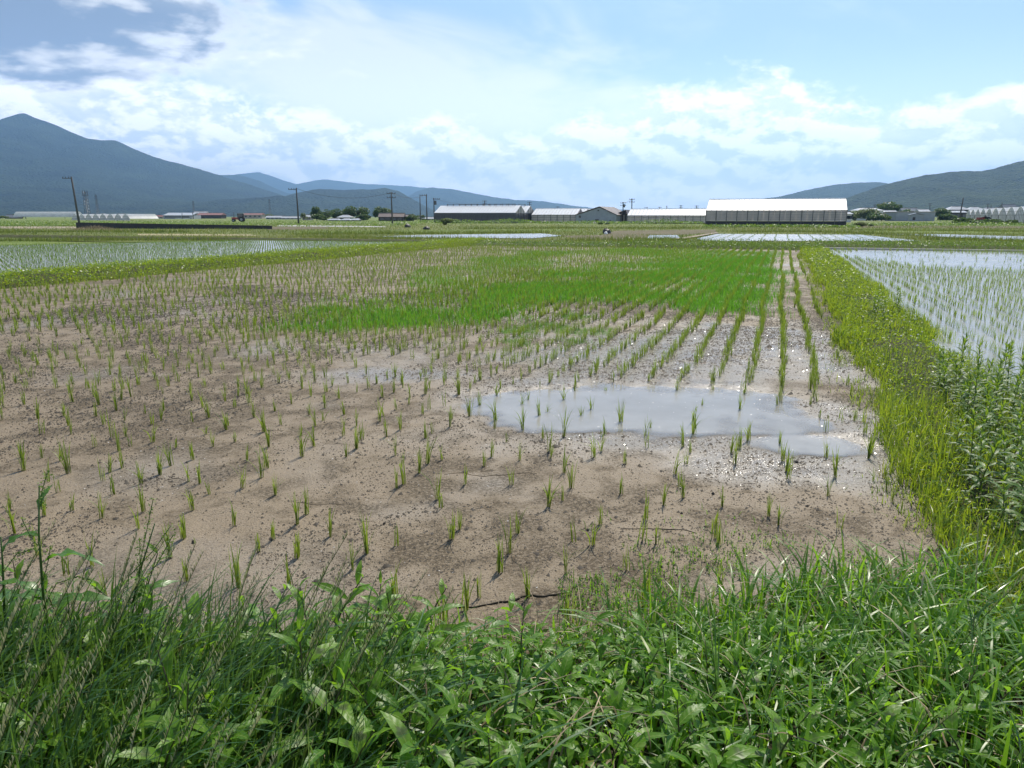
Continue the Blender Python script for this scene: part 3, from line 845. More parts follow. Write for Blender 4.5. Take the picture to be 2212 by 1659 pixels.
# dense bright weed patch in the middle of the mud
PATCH = [(560, 716), (640, 690), (760, 668), (900, 645), (1010, 622), (1120, 612), (1270, 592), (1400, 582), (1560, 560), (1662, 556), (1668, 600), (1664, 645),
         (1655, 690), (1560, 682), (1440, 676), (1330, 658), (1180, 660), (1120, 688), (1030, 714), (900, 727), (740, 728)]
gx = np.array([gp(*p).x for p in PATCH]); gy = np.array([gp(*p).y for p in PATCH])
N = 330000
x = rng.uniform(gx.min(), gx.max(), N); y = rng.uniform(gy.min(), gy.max(), N)
q = px_of(x, y); pr = np.zeros(N)
for j, (ax_, ay_) in enumerate(((60, 16), (130, 34), (210, 56), (300, 84))):
    pr += in_poly(q[:, 0] + (fbm(x * 0.9, y * 0.9, 4, 8 + j) - 0.5) * ax_ * 1.4, q[:, 1] + (fbm(x * 0.9, y * 0.9, 4, 18 + j) - 0.5) * ay_ * 1.4, PATCH)
k = rng.random(N) < (pr / 4) ** 1.4
k &= rng.random(N) < np.clip(0.25 + 2.4 * (fbm(x * 1.1, y * 0.55, 3, 28) - 0.28), 0.12, 1)
x, y = x[k], y[k]
cl = Cloud()
b = np.stack([x, y, mudh(x, y)], 1)
cl.blades(b, rng.uniform(0.07, 0.17, len(x)), rng.uniform(0.006, 0.012, len(x)), rng.uniform(0, 6.283, len(x)), np.abs(rng.normal(0.25, 0.25, len(x))), segs=2,
          tint=np.clip(fbm(x * 1.5, y * 1.5, 3, 38) * 0.9 + rng.normal(0, 0.16, len(x)), 0, 1))
# thinner tufts near it and over the far part of the field
FARG = [(880, 600), (1100, 545), (1300, 538), (1700, 546), (1690, 575), (1560, 575), (1270, 592), (1010, 625)]
gx = np.array([gp(*p).x for p in FARG]); gy = np.array([gp(*p).y for p in FARG])
x = rng.uniform(gx.min(), gx.max(), 190000); y = rng.uniform(gy.min(), gy.max(), 190000)
q = px_of(x, y) + np.stack([(fbm(x * 0.4, y * 0.4, 3, 9) - 0.5) * 120, (fbm(x * 0.4, y * 0.4, 3, 19) - 0.5) * 26], 1)
k = in_poly(q[:, 0], q[:, 1], FARG) & (rng.random(len(x)) < np.clip(2.6 * (fbm(x * 0.5, y * 0.25, 3, 29) - 0.25), 0.08, 0.8))
x, y = x[k], y[k]
cl.blades(np.stack([x, y, mudh(x, y)], 1), rng.uniform(0.06, 0.15, len(x)), rng.uniform(0.008, 0.016, len(x)), rng.uniform(0, 6.283, len(x)), np.abs(rng.normal(0.3, 0.2, len(x))), segs=1,
          tint=np.clip(rng.normal(0.45, 0.2, len(x)), 0, 1))
SIDE = [(1060, 735), (1130, 690), (1230, 680), (1330, 700), (1310, 740), (1210, 752), (1110, 755)]
gx = np.array([gp(*p).x for p in SIDE]); gy = np.array([gp(*p).y for p in SIDE])
x = rng.uniform(gx.min(), gx.max(), 14000); y = rng.uniform(gy.min(), gy.max(), 14000)
q = px_of(x, y); k = in_poly(q[:, 0], q[:, 1], SIDE) & (fbm(x * 2, y * 2, 3, 4) > 0.47)
x, y = x[k], y[k]
cl.blades(np.stack([x, y, mudh(x, y)], 1), rng.uniform(0.04, 0.09, len(x)), 0.006, rng.uniform(0, 6.283, len(x)), 0.3, segs=1, tint=rng.uniform(0, 0.5, len(x)))
tag(link('paddy_weeds', cl.mesh('paddy_weeds'), M['weedpatch']), 'dense bright green weed patch spreading across the rice rows', 'weeds', kind='stuff')

# ------------------------------------------------------------------ litter on the mud
N = 430000
t_ = 1.9 + 12.0 * rng.random(N) ** 1.5; s_ = rng.uniform(-12, 1.0, N)
x, y = st(s_, t_)
q = px_of(x, y)
k = (q[:, 0] > -600) & (q[:, 0] < 2500) & (rng.random(N) < np.clip((fbm(x * 1.2, y * 1.2, 4, 64, 0.65) - 0.38) * 4.0, 0.10, 1) + dirt_mask(x, y) * 0.9) & (rng.random(N) > puddle_mask(x, y) * 0.97)
x, y = x[k], y[k]; N = len(x)
z = mudh(x, y)
sz = rng.lognormal(-5.60, 0.45, N) * (0.85 + 0.08 * np.hypot(x, y))
an = rng.uniform(0, 6.283, N); el_ = rng.uniform(0.8, 2.4, N)
c3 = [np.stack([x + np.cos(an + k * 2.094) * sz * np.where(k == 0, el_, 1), y + np.sin(an + k * 2.094) * sz * np.where(k == 0, el_, 1), z - 0.002], 1) for k in range(3)]
tp = np.stack([x, y, z + sz * rng.uniform(0.5, 1.1, N)], 1)
V = np.stack(c3 + [tp], 1).reshape(-1, 3)
F = (np.arange(N)[:, None, None] * 4 + np.array([(0, 1, 3), (1, 2, 3), (2, 0, 3)])[None]).reshape(-1, 3)
tag(link('mud_debris', npmesh('mud_debris', V, F), M['clod']), 'tiny dark clods and rotted straw strewn over the mud', 'debris', kind='stuff')
# pale flakes added as sun glints on the wet mud, and snail shells
N = 26000
t_ = 2.6 + 11.0 * rng.random(N) ** 1.2; s_ = rng.uniform(-7, 1.0, N)
x, y = st(s_, t_); k = (rng.random(N) < wet_glare_mask(x, y) * 0.8 + 0.04) & (rng.random(N) > puddle_mask(x, y) * 0.8)
x, y = x[k], y[k]; N = len(x); z = np.maximum(mudh(x, y), 0.003)
sz = rng.uniform(0.002, 0.0055, N) * (0.8 + 0.07 * np.hypot(x, y)); an = rng.uniform(0, 6.283, N)
tl = rng.normal(0, 0.22, (N, 2))
cr = []
for k in range(4):
    ox, oy = np.cos(an + k * 1.571) * sz, np.sin(an + k * 1.571) * sz * 0.7
    cr.append(np.stack([x + ox, y + oy, z + 0.004 + ox * tl[:, 0] + oy * tl[:, 1]], 1))
V = np.stack(cr, 1).reshape(-1, 3); F = (np.arange(N)[:, None] * 4 + np.arange(4)[None])
tag(link('glint_debris', npmesh('glint_debris', V, F), M['glint']), 'small pale flecks added as sun glints and shells on the mud', 'debris', kind='stuff')

# ------------------------------------------------------------------ grass of the levees and meadows
def leafquads(cl, x, y, z, size, tint=None):
    """little rhombic leaves lying at all angles"""
    N = len(x)
    n_ = rng.normal(0, 1, (N, 3)); n_[:, 2] = np.abs(n_[:, 2]) + 0.5
    n_ /= np.linalg.norm(n_, axis=1)[:, None]
    a = np.cross(n_, rng.normal(0, 1, (N, 3))); a /= np.linalg.norm(a, axis=1)[:, None]
    b = np.cross(n_, a)
    sz = np.broadcast_to(size, (N,))[:, None]
    c_ = np.stack([x, y, z], 1)
    v = np.stack([c_ - a * sz, c_ - b * sz * 0.5, c_ + a * sz, c_ + b * sz * 0.5], 1).reshape(-1, 3)
    f = (np.arange(N)[:, None, None] * 4 + np.array([(0, 1, 2), (0, 2, 3)])[None]).reshape(-1, 3)
    tn = rng.random(N) if tint is None else tint
    cl.add(v, f, np.repeat(tn, 4), np.full(4 * N, 0.6))

U = rng.uniform
def levee_pts(N, s0, s1, t0, t1, bias=1.0):
    t_ = t0 + (t1 - t0) * rng.random(N) ** bias
    wob = (fbm(t_ * 0.5, t_ * 0 + 2, 3, 2) - 0.5) * 0.22
    s_ = U(s0, s1, N) + wob + (fbm(t_ * 1.1, t_ * 0 + 5, 3, 12) - 0.5) * 0.35
    return st(s_, t_)

cl = Cloud()
x, y = levee_pts(52000, LV0 - 0.02, LV1 + 0.02, 1.5, 39.5, 2.0)
d_ = np.hypot(x, y); N = len(x)
kk = d_ < 9
cl.blades(np.stack([x, y, np.full(N, 0.02)], 1)[kk], U(0.06, 0.24, kk.sum()) * (0.45 + 1.1 * fbm(x[kk] * 1.6, y[kk] * 1.6, 3, 111)), U(0.004, 0.009, kk.sum()), U(0, 6.283, kk.sum()), np.abs(rng.normal(0.35, 0.3, kk.sum())), segs=3)
kk = ~kk
cl.blades(np.stack([x, y, np.full(N, 0.03)], 1)[kk], U(0.05, 0.20, kk.sum()) * (0.4 + 1.2 * fbm(x[kk] * 1.2, y[kk] * 1.2, 3, 112)), U(0.009, 0.020, kk.sum()), U(0, 6.283, kk.sum()), np.abs(rng.normal(0.35, 0.3, kk.sum())), segs=2)
x, y = levee_pts(34000, LV0 + 0.05, LV1 - 0.05, 1.8, 39.5, 1.8)
d_ = np.hypot(x, y)
leafquads(cl, x, y, 0.06 + rng.random(len(x)) * 0.10, 0.008 + 0.0009 * d_, np.clip(rng.normal(0.4, 0.2, len(x)), 0, 0.9))
# the corner where the levee meets the bank
x, y = st(U(0.7, 3.4, 15000), U(1.2, 3.6, 15000))
k = (y > 1.6)
x, y = x[k], y[k]
s_, t_ = to_st(x, y)
k = s_ > 0.95 + np.clip(t_ - 2.2, 0, 2) * 0.02 + (fbm(x * 2, y * 2, 3, 3) - 0.5) * 0.4
x, y = x[k], y[k]
cl.blades(np.stack([x, y, np.full(len(x), 0.02)], 1), U(0.14, 0.32, len(x)), U(0.005, 0.012, len(x)), U(0, 6.283, len(x)), np.abs(rng.normal(0.45, 0.3, len(x))), segs=3)
# tufts straying from the foot of the bank on to the mud and into the water
N = 16000
t_ = 2.6 + 30 * rng.random(N) ** 1.7; off = np.abs(rng.normal(0, 0.16, N))
s_ = np.where(rng.random(N) < 0.6, LV0 + 0.06 - off, LV1 - 0.04 + off * 0.8)
x, y = st(s_, t_)
k = fbm(x * 2.6, y * 2.6, 3, 141) > 0.50
x, y = x[k], y[k]; N = len(x); d_ = np.hypot(x, y)
cl.blades(np.stack([x, y, np.full(N, 0.0)], 1), U(0.03, 0.15, N), U(0.003, 0.006, N) * (1 + 0.07 * d_), U(0, 6.283, N), np.abs(rng.normal(0.5, 0.4, N)), segs=2, tint=np.clip(rng.normal(0.5, 0.3, N), 0, 1))
tag(link('levee_grass', cl.mesh('levee_grass'), M['levee_grass']), 'yellow green grass and clover covering the bank between the two paddies', 'grass', kind='stuff')

cl = Cloud()
N = 46000
t_ = U(3, 42, N); s_ = U(-18.75, -16.0, N) + (fbm(t_ * 0.6, t_ * 0, 3, 31) - 0.5) * 0.5
x, y = st(s_, t_); q = px_of(x, y); k = (q[:, 0] > -150) & (q[:, 0] < 2300); x, y, s_ = x[k], y[k], s_[k]
zt = 0.17 * np.clip(np.minimum(s_ + 18.7, -16.1 - s_) * 1.3, 0, 1)
hb = U(0.08, 0.24, len(x)) * (0.6 + 0.9 * fbm(x * 0.7, y * 0.7, 3, 35))
cl.blades(np.stack([x, y, zt], 1), hb, U(0.012, 0.028, len(x)), U(0, 6.283, len(x)), np.abs(rng.normal(0.35, 0.25, len(x))), segs=1)
k = rng.random(len(x)) < 0.75
leafquads(cl, x[k], y[k], zt[k] + hb[k] * U(0.3, 1.0, k.sum()), U(0.016, 0.038, k.sum()), np.clip(fbm(x[k] * 1.5, y[k] * 1.5, 3, 36) + rng.normal(-0.1, 0.15, k.sum()), 0, 0.95))
tag(link('levee_grass', cl.mesh('levee_grass_left'), M['levee_grass']), 'low leafy weeds and grass on the bank before the left flooded paddy', 'grass', kind='stuff')

# cross levees behind the field: knee-high leafy weeds
cl = Cloud()
N = 30000
s_ = U(-19, 62, N); t_ = np.where(s_ < 1.9, U(36.9, 41.5, N), U(40.1, 46.5, N))
x, y = st(s_, t_); q = px_of(x, y); k = (q[:, 0] > -100) & (q[:, 0] < 2320); x, y, s_ = x[k], y[k], s_[k]
hh = np.where(s_ > -8, 0.42, 0.22) * (0.35 + 1.1 * fbm(x * 0.35, y * 0.35, 3, 45)) * U(0.5, 1.1, len(x))
cl.blades(np.stack([x, y, np.full(len(x), 0.02)], 1), hh, U(0.02, 0.045, len(x)), U(0, 6.283, len(x)), np.abs(rng.normal(0.3, 0.2, len(x))), segs=1)
leafquads(cl, x, y, 0.04 + hh * U(0.3, 1.0, len(x)), U(0.025, 0.055, len(x)))
tag(link('levee_weeds', cl.mesh('levee_weeds'), M['weed']), 'knee high leafy weeds on the bank at the far end of the paddies', 'weeds', kind='stuff')

# meadow tufts up to the buildings
cl = Cloud()
N = 95000
qy = 481 + 47 * rng.random(N) ** 1.15; qx = U(-120, 2330, N)
g = np.array([gp(a, b)[:] for a, b in zip(qx, qy)])
s_, t_ = to_st(g[:, 0], g[:, 1])
k = t_ > 41.5
for p in WATERS + [PARCELS[i][1] for i in (0, 1, 2, 3)] + [[(1452, 516), (1478, 516), (1556, 502.5), (1545, 502.5)]]:
    k &= ~in_poly(qx, qy, p)
k &= ~in_poly(s_, t_, LEFT_PADDY)
k &= ~((s_ > 1.7) & (t_ < 40))
k &= rng.random(N) < np.clip(0.25 + 1.6 * (fbm(g[:, 0] * 0.06, g[:, 1] * 0.12, 4, 49) - 0.3), 0.1, 1)
g = g[k]; D_ = g[:, 1]
hb = U(0.08, 0.30, len(g)) * (0.4 + 1.3 * fbm(g[:, 0] * 0.08, g[:, 1] * 0.10, 3, 50))
hb = np.where((D_ > 60) , np.minimum(hb, 0.26), hb)
g[:, 2] = -0.06
cl.blades(g, hb + 0.06, 0.02 + 0.0009 * D_ * U(0.6, 1.5, len(g)), U(0, 6.283, len(g)), np.abs(rng.normal(0.4, 0.25, len(g))), segs=1,
          tint=np.clip(fbm(g[:, 0] * 0.05, g[:, 1] * 0.16, 4, 52) * 1.5 - 0.25 + rng.normal(0, 0.13, len(g)), 0, 1))
tag(link('meadow_grass', cl.mesh('meadow_grass'), M['far_grass']), 'rough meadow grass between the far fields and the greenhouses', 'grass', kind='stuff')

# darker grass banks between the far fields
cl = Cloud()
for poly in ([(640, 511), (800, 514.5), (1010, 517)], [(-100, 520), (250, 517.5), (520, 517)], [(1230, 519), (1450, 518), (1520, 522)], [(1590, 500.5), (1740, 500), (1880, 503.5), (2000, 509)],
             [(1850, 496.5), (2050, 498), (2320, 501.5)], [(1990, 516), (2150, 519), (2320, 524)], [(640, 505), (900, 504.5), (1180, 502)], [(1000, 494), (1250, 492.5), (1520, 493)], [(-100, 502), (150, 500), (400, 501)]):
    for (xa, ya), (xb, yb) in zip(poly[:-1], poly[1:]):
        N = int(abs(xb - xa) * 4.5)
        f = rng.random(N)
        A_, B_ = gp(xa, ya), gp(xb, yb)
        w_ = 0.012 * A_.y
        x = A_.x + (B_.x - A_.x) * f + rng.normal(0, w_, N); y = A_.y + (B_.y - A_.y) * f + rng.normal(0, w_ * 1.3, N)
        cl.blades(np.stack([x, y, np.full(N, -0.05)], 1), U(0.18, 0.50, N) * (0.5 + fbm(x * 0.25, y * 0.25, 3, 131)), 0.02 + 0.0009 * y, U(0, 6.283, N), np.abs(rng.normal(0.3, 0.2, N)), segs=1,
                  tint=np.clip(fbm(x * 0.15, y * 0.15, 3, 132) * 0.9 - 0.2 + rng.normal(0, 0.12, N), 0, 0.8))
tag(link('field_edge_grass', cl.mesh('field_edge_grass'), M['far_grass']), 'rank dark grass along the low banks between the far fields', 'grass', kind='stuff')

# ------------------------------------------------------------------ buildings
def along(px_left, Y, px_right):
    """left ground corner and length of a front that runs along the field grid"""
    A = at(px_left, HZ, Y); A.z = -0.1
    # A + L*P must project on px_right
    k = (px_right - CX) / FPX * cp     # ratio X/Y on the horizon line
    kk = (px_right - CX) / (FPX / cp)
    L = (kk * A.y - A.x) / (ca + kk * sa)
    return A, L

def zpx(px, py, Y):
    return at(px, py, Y).z + 0.1

def greenhouse(name, label, pxl, pxr, Y, y_ridge, y_eave, y_base, span, nspan, bays, wall, roof, base_h=0.0, vents=True, rails=3, panes=True, gable='film'):
    A, L = along(pxl, Y, pxr)
    t = tag(empty(name, A, -AL), label, 'greenhouse')
    he, hr = zpx(pxl, y_eave, Y), zpx(pxl, y_ridge, Y + span / 2 * ca)
    bw = L / bays
    pane_me = {}
    def piece(nm, mbf, mat, loc):
        key = (nm, mat)
        if key not in pane_me:
            mb = MB(); mbf(mb); o = mb.build(nm, M[mat], t); o.location = loc; pane_me[key] = o; return o
        o = pane_me[key].copy(); COL.objects.link(o); o.location = loc; return o
    for k in range(bays):
        piece('wall_pane', lambda m_: m_.box(0.04, bw - 0.04, -0.02, 0.02, base_h + 0.03, he - 0.06), wall(k) if callable(wall) else wall, (k * bw, 0.0, 0))
        if base_h: piece('base_panel', lambda m_: m_.box(0.02, bw - 0.02, -0.03, 0.03, 0, base_h), 'black_sheet', (k * bw, 0.0, 0))
    for k in range(bays + 1):
        piece('post', lambda m_: m_.box(-0.045, 0.045, -0.08, 0.05, 0, he), 'steel', (k * bw, -0.01, 0))
    for k in range(rails):
        z = base_h + (he - base_h) * (k + 1) / (rails + 1)
        MB().box(-0.05, L + 0.05, -0.075, -0.03, z - 0.02, z + 0.02).build('rail', M['steel'], t)
    MB().box(-0.1, L + 0.1, -0.12, 0.06, he - 0.05, he + 0.07).build('gutter', M['steel'], t)
    nroof = bays * 2
    rw = L / nroof
    for j in range(nspan):
        y0 = j * span
        for k in range(nroof):
            piece('roof_panel', lambda m_: m_.slab([(0.03, -0.12, he + 0.09), (rw - 0.03, -0.12, he + 0.09), (rw - 0.03, span / 2, hr), (0.03, span / 2, hr)], 0.04), roof, (k * rw, y0, 0))
            piece('roof_panel_back', lambda m_: m_.slab([(0.03, span / 2 + 0.01, hr), (rw - 0.03, span / 2 + 0.01, hr), (rw - 0.03, span - 0.13, he + 0.09), (0.03, span - 0.13, he + 0.09)], 0.04), roof, (k * rw, y0, 0))
        for xx in (0.0, L):
            MB().slab([(xx, y0, he + 0.03), (xx, y0 + span, he + 0.03), (xx, y0 + span / 2, hr - 0.03)], 0.03).build('gable', M[gable], t)
            MB().slab([(xx, y0 + 0.06, 0), (xx, y0 + span - 0.06, 0), (xx, y0 + span - 0.06, he), (xx, y0 + 0.06, he)], 0.03).build('end_wall', M[wall(0) if callable(wall) else wall], t)
            for q_ in (0.25, 0.5, 0.75):
                zz = he + (hr - he) * (1 - abs(q_ - 0.5) * 2)
                MB().box(xx - 0.06, xx + 0.06, y0 + span * q_ - 0.04, y0 + span * q_ + 0.04, 0, zz - 0.03).build('end_post', M['steel'], t)
        if vents:
            yv = y0 + span / 2
            rv = MB().box(L * 0.09, L * 0.93, yv - 0.05, yv + 0.05, hr + 0.30, hr + 0.38)
            for k in range(12): rv.box(L * (0.09 + 0.84 * k / 11) - 0.09, L * (0.09 + 0.84 * k / 11) + 0.09, yv - 0.06, yv + 0.06, hr - 0.02, hr + 0.42)
            rv.build('ridge_vent', M['steel'], t)
        else:
            MB().box(0, L, y0 + span / 2 - 0.07, y0 + span / 2 + 0.07, hr + 0.02, hr + 0.10).build('ridge_cap', M['roof_white'], t)
    if nspan:
        MB().box(0, L, nspan * span + 0.03, nspan * span + 0.07, base_h, he).build('rear_wall', M['film'], t)
    return t

greenhouse('greenhouse', 'largest greenhouse, tall white roof over a framed pale wall with black base', 1525, 1829, 121, 431, 455.5, 490, 9.0, 1, 13, 'film', 'roof_film', base_h=0.92, rails=4, vents=False)
greenhouse('greenhouse', 'low white roofed greenhouse between the grey shed and the largest greenhouse', 1355, 1530, 176, 451.5, 466, 482, 7.5, 1, 11, 'film', 'roof_film', base_h=0.25, rails=3, vents=False)
greenhouse('greenhouse', 'white roofed greenhouse with brownish panes behind the grey gabled shed', 1148, 1246, 190, 450.5, 464.5, 481, 7.5, 3, 7, 'film', 'roof_film', base_h=0.25, rails=2, vents=False)
greenhouse('greenhouse', 'dark netted greenhouse with two white gabled roofs and a ridge of vents', 938, 1114, 188, 444.5, 460.5, 482.5, 7.6, 2, 14,
           lambda k: 'film' if k in (7, 8, 9, 10, 11, 12) and False else 'film_dark', 'roof_film', base_h=0.2, rails=3, vents=True)

def gable_shed(name, label, pxl, pxr, pxa, Y, y_eave, y_apex, depth, wall, roof, windows=(), cat='shed', side=None):
    """gable end towards the camera, ridge running back along the rows"""
    A, L = along(pxl, Y, pxr)
    t = tag(empty(name, A, -AL), label, cat)
    he, hr = zpx(pxl, y_eave, Y), zpx(pxa, y_apex, Y)
    xa = L * (pxa - pxl) / (pxr - pxl)
    MB().add([(0, 0, 0), (L, 0, 0), (L, 0, he), (xa, 0, hr), (0, 0, he), (0, depth, 0), (L, depth, 0), (L, depth, he), (xa, depth, hr), (0, depth, he)],
             [(0, 1, 2, 3, 4), (9, 8, 7, 6, 5), (0, 5, 6, 1), (0, 4, 9, 5)]).build('wall', M[wall], t)
    MB().slab([(L + 0.02, 0.02, 0), (L + 0.02, depth, 0), (L + 0.02, depth, he), (L + 0.02, 0.02, he)], 0.03).build('side_wall', M[side or wall], t)
    for nm_, q_ in (('roof_slope', [(-0.3, -0.3, he - 0.02), (xa, -0.3, hr + 0.16), (xa, depth + 0.3, hr + 0.16), (-0.3, depth + 0.3, he - 0.02)]),
                    ('roof_slope', [(xa, -0.3, hr + 0.16), (L + 0.3, -0.3, he - 0.02), (L + 0.3, depth + 0.3, he - 0.02), (xa, depth + 0.3, hr + 0.16)])):
        mb = MB().slab(list(reversed(q_)), 0.12); mb.build(nm_, M[roof], t)
    for (u, w_, z0, z1, mt, nm_) in windows:
        MB().box(u * L - w_ / 2, u * L + w_ / 2, -0.05, -0.005, z0, z1).build(nm_, M[mt], t)
    return t
gable_shed('shed', 'grey gabled shed with brown roof between two greenhouses', 1244, 1331, 1295, 182, 465, 448.5, 16, 'wall_grey', 'roof_brown',
           [(0.10, 0.5, 1.3, 1.85, 'window', 'window'), (0.15, 0.35, 0.35, 0.75, 'window', 'window'), (0.33, 0.35, 0.35, 0.75, 'window', 'window'), (0.53, 0.9, 0.1, 0.95, 'wall_dark', 'door'), (0.86, 0.35, 0.35, 0.75, 'window', 'window'), (0.56, 0.35, 2.9, 3.2, 'wall_dark', 'vent')])
gable_shed('lean_to', 'dark open lean-to joining the grey shed to the low greenhouse', 1332, 1352, 1351, 184, 463, 455.5, 9, 'wall_dark', 'roof_brown',
           [(0.3, 0.12, 0, 2.4, 'wall_beige', 'post'), (0.55, 0.12, 0, 2.6, 'wall_beige', 'post'), (0.8, 0.3, 0.1, 2.0, 'wall_beige', 'board')])

# multi-span tunnels, arched ends
def tunnel_block(name, label, A, rz, n_, span, length, hw, hp, mat='film_tunnel', frame=True):
    t = tag(empty(name, A, rz), label, 'polytunnel')
    prof = []
    for k in range(13):
        f = k / 12
        prof.append((span * f, hw + (hp - hw) * (1 - abs(2 * f - 1) ** 1.7)))
    hoop = MB(); hoop.tube([(a, -0.03, b) for a, b in prof], 0.05, 4)
    sk = MB()
    V_ = [(a, 0, b) for a, b in prof] + [(a, length, b) for a, b in prof]
    sk.add(V_, [(k, k + 1, k + 14, k + 13) for k in range(12)])
    en = MB(); en.add([(0.05, 0.0, 0)] + [(min(max(a, 0.05), span - 0.05), 0.0, b - 0.02) for a, b in prof] + [(span - 0.05, 0.0, 0)], [tuple(range(15))])
    br = MB()
    for k in range(1, 6): br.box(span * k / 6 - 0.035, span * k / 6 + 0.035, -0.05, -0.01, 0, hw + (hp - hw) * (1 - abs(2 * k / 6 - 1) ** 1.7) - 0.03)
    br.box(0, span, -0.055, -0.012, hw - 0.08, hw); br.box(0.1, span - 0.1, -0.055, -0.012, hw + (hp - hw) * 0.45, hw + (hp - hw) * 0.45 + 0.06)
    ps = MB().box(-0.07, 0.07, -0.12, 0.02, 0, hw)
    first = [sk.build('cover', M[mat], t, True), en.build('end_wall', M['film_tunnel'], t), hoop.build('hoop', M['white_paint'], t), br.build('end_frame', M['steel'], t), ps.build('post', M['steel'], t)]
    for k in range(1, n_):
        for o_ in first:
            c_ = o_.copy(); COL.objects.link(c_); c_.location = (span * k, 0, 0)
    return t
A = at(2087, HZ, 250); A.z = -0.1
B = at(2214, HZ, 158)
dirv = (Vector((B.x - A.x, B.y - A.y, 0)))
rzt = math.atan2(dirv.y, dirv.x)
tunnel_block('polytunnel_block', 'row of joined polytunnels with pointed arch ends beside a shrub', A, rzt, 13, dirv.length / 9.0, 40, 2.0, 3.75)
A = at(28, HZ, 420); A.z = -0.1; B = at(165, HZ, 420)
tl = tunnel_block('polytunnel', 'long pale polytunnel seen from the side below the solar panels', Vector((B.x, B.y, -0.1)), R(90), 1, 7, (B.x - A.x), 1.4, 4.2)
A = at(155, HZ, 330); A.z = -0.1; B = at(280, HZ, 300)
tunnel_block('polytunnel_block', 'row of small round polytunnels behind the black sheet wall', A, math.atan2(B.y - A.y, B.x - A.x), 8, (Vector((B.x, B.y, 0)) - Vector((A.x, A.y, 0))).length / 8, 12, 0.7, 2.6)

# houses
def house(label, pxl, pxr, Y, y_ridge, y_eave, kind='hip', wall='wall_white', roof='roof_tile', rot=0.0, depth=None, nwin=3, name='house', cat='house', ridge=0.5, roof_label=None):
    A = at(pxl, HZ, Y); B = at(pxr, HZ, Y); L = B.x - A.x
    he, hr = zpx((pxl + pxr) / 2, y_eave, Y), zpx((pxl + pxr) / 2, y_ridge, Y + 3)
    dp = depth or max(6, L * 0.6)
    t = tag(empty(name, (A.x, A.y, -0.1), rot), label, cat)
    MB().box(0.4, L - 0.4, 0.4, dp - 0.4, 0, he).build('wall', M[wall], t)
    r0, r1 = (0, L) if kind == 'gable' else (L * (0.5 - ridge / 2), L * (0.5 + ridge / 2))
    mb = MB().add([(0, 0, he), (L, 0, he), (L, dp, he), (0, dp, he), (r0, dp / 2, hr), (r1, dp / 2, hr)],
                  [(0, 1, 5, 4), (2, 3, 4, 5), (1, 2, 5), (3, 0, 4), (3, 2, 1, 0)])
    rf = mb.build('roof', M[roof], t)
    MB().box(r0 - 0.1, r1 + 0.1, dp / 2 - 0.15, dp / 2 + 0.15, hr - 0.05, hr + 0.15).build('ridge_tiles', M['roof_tile'], rf)
    for k in range(nwin):
        u = 0.4 + (L - 0.8) * (k + 0.5) / nwin
        w_ = MB().box(u - 0.7, u + 0.7, 0.33, 0.398, he * 0.42, he * 0.78).build('window', M['window'], t)
        MB().box(u - 0.8, u + 0.8, 0.30, 0.33, he * 0.40, he * 0.42).build('sill', M['wall_grey'], w_)
    return t
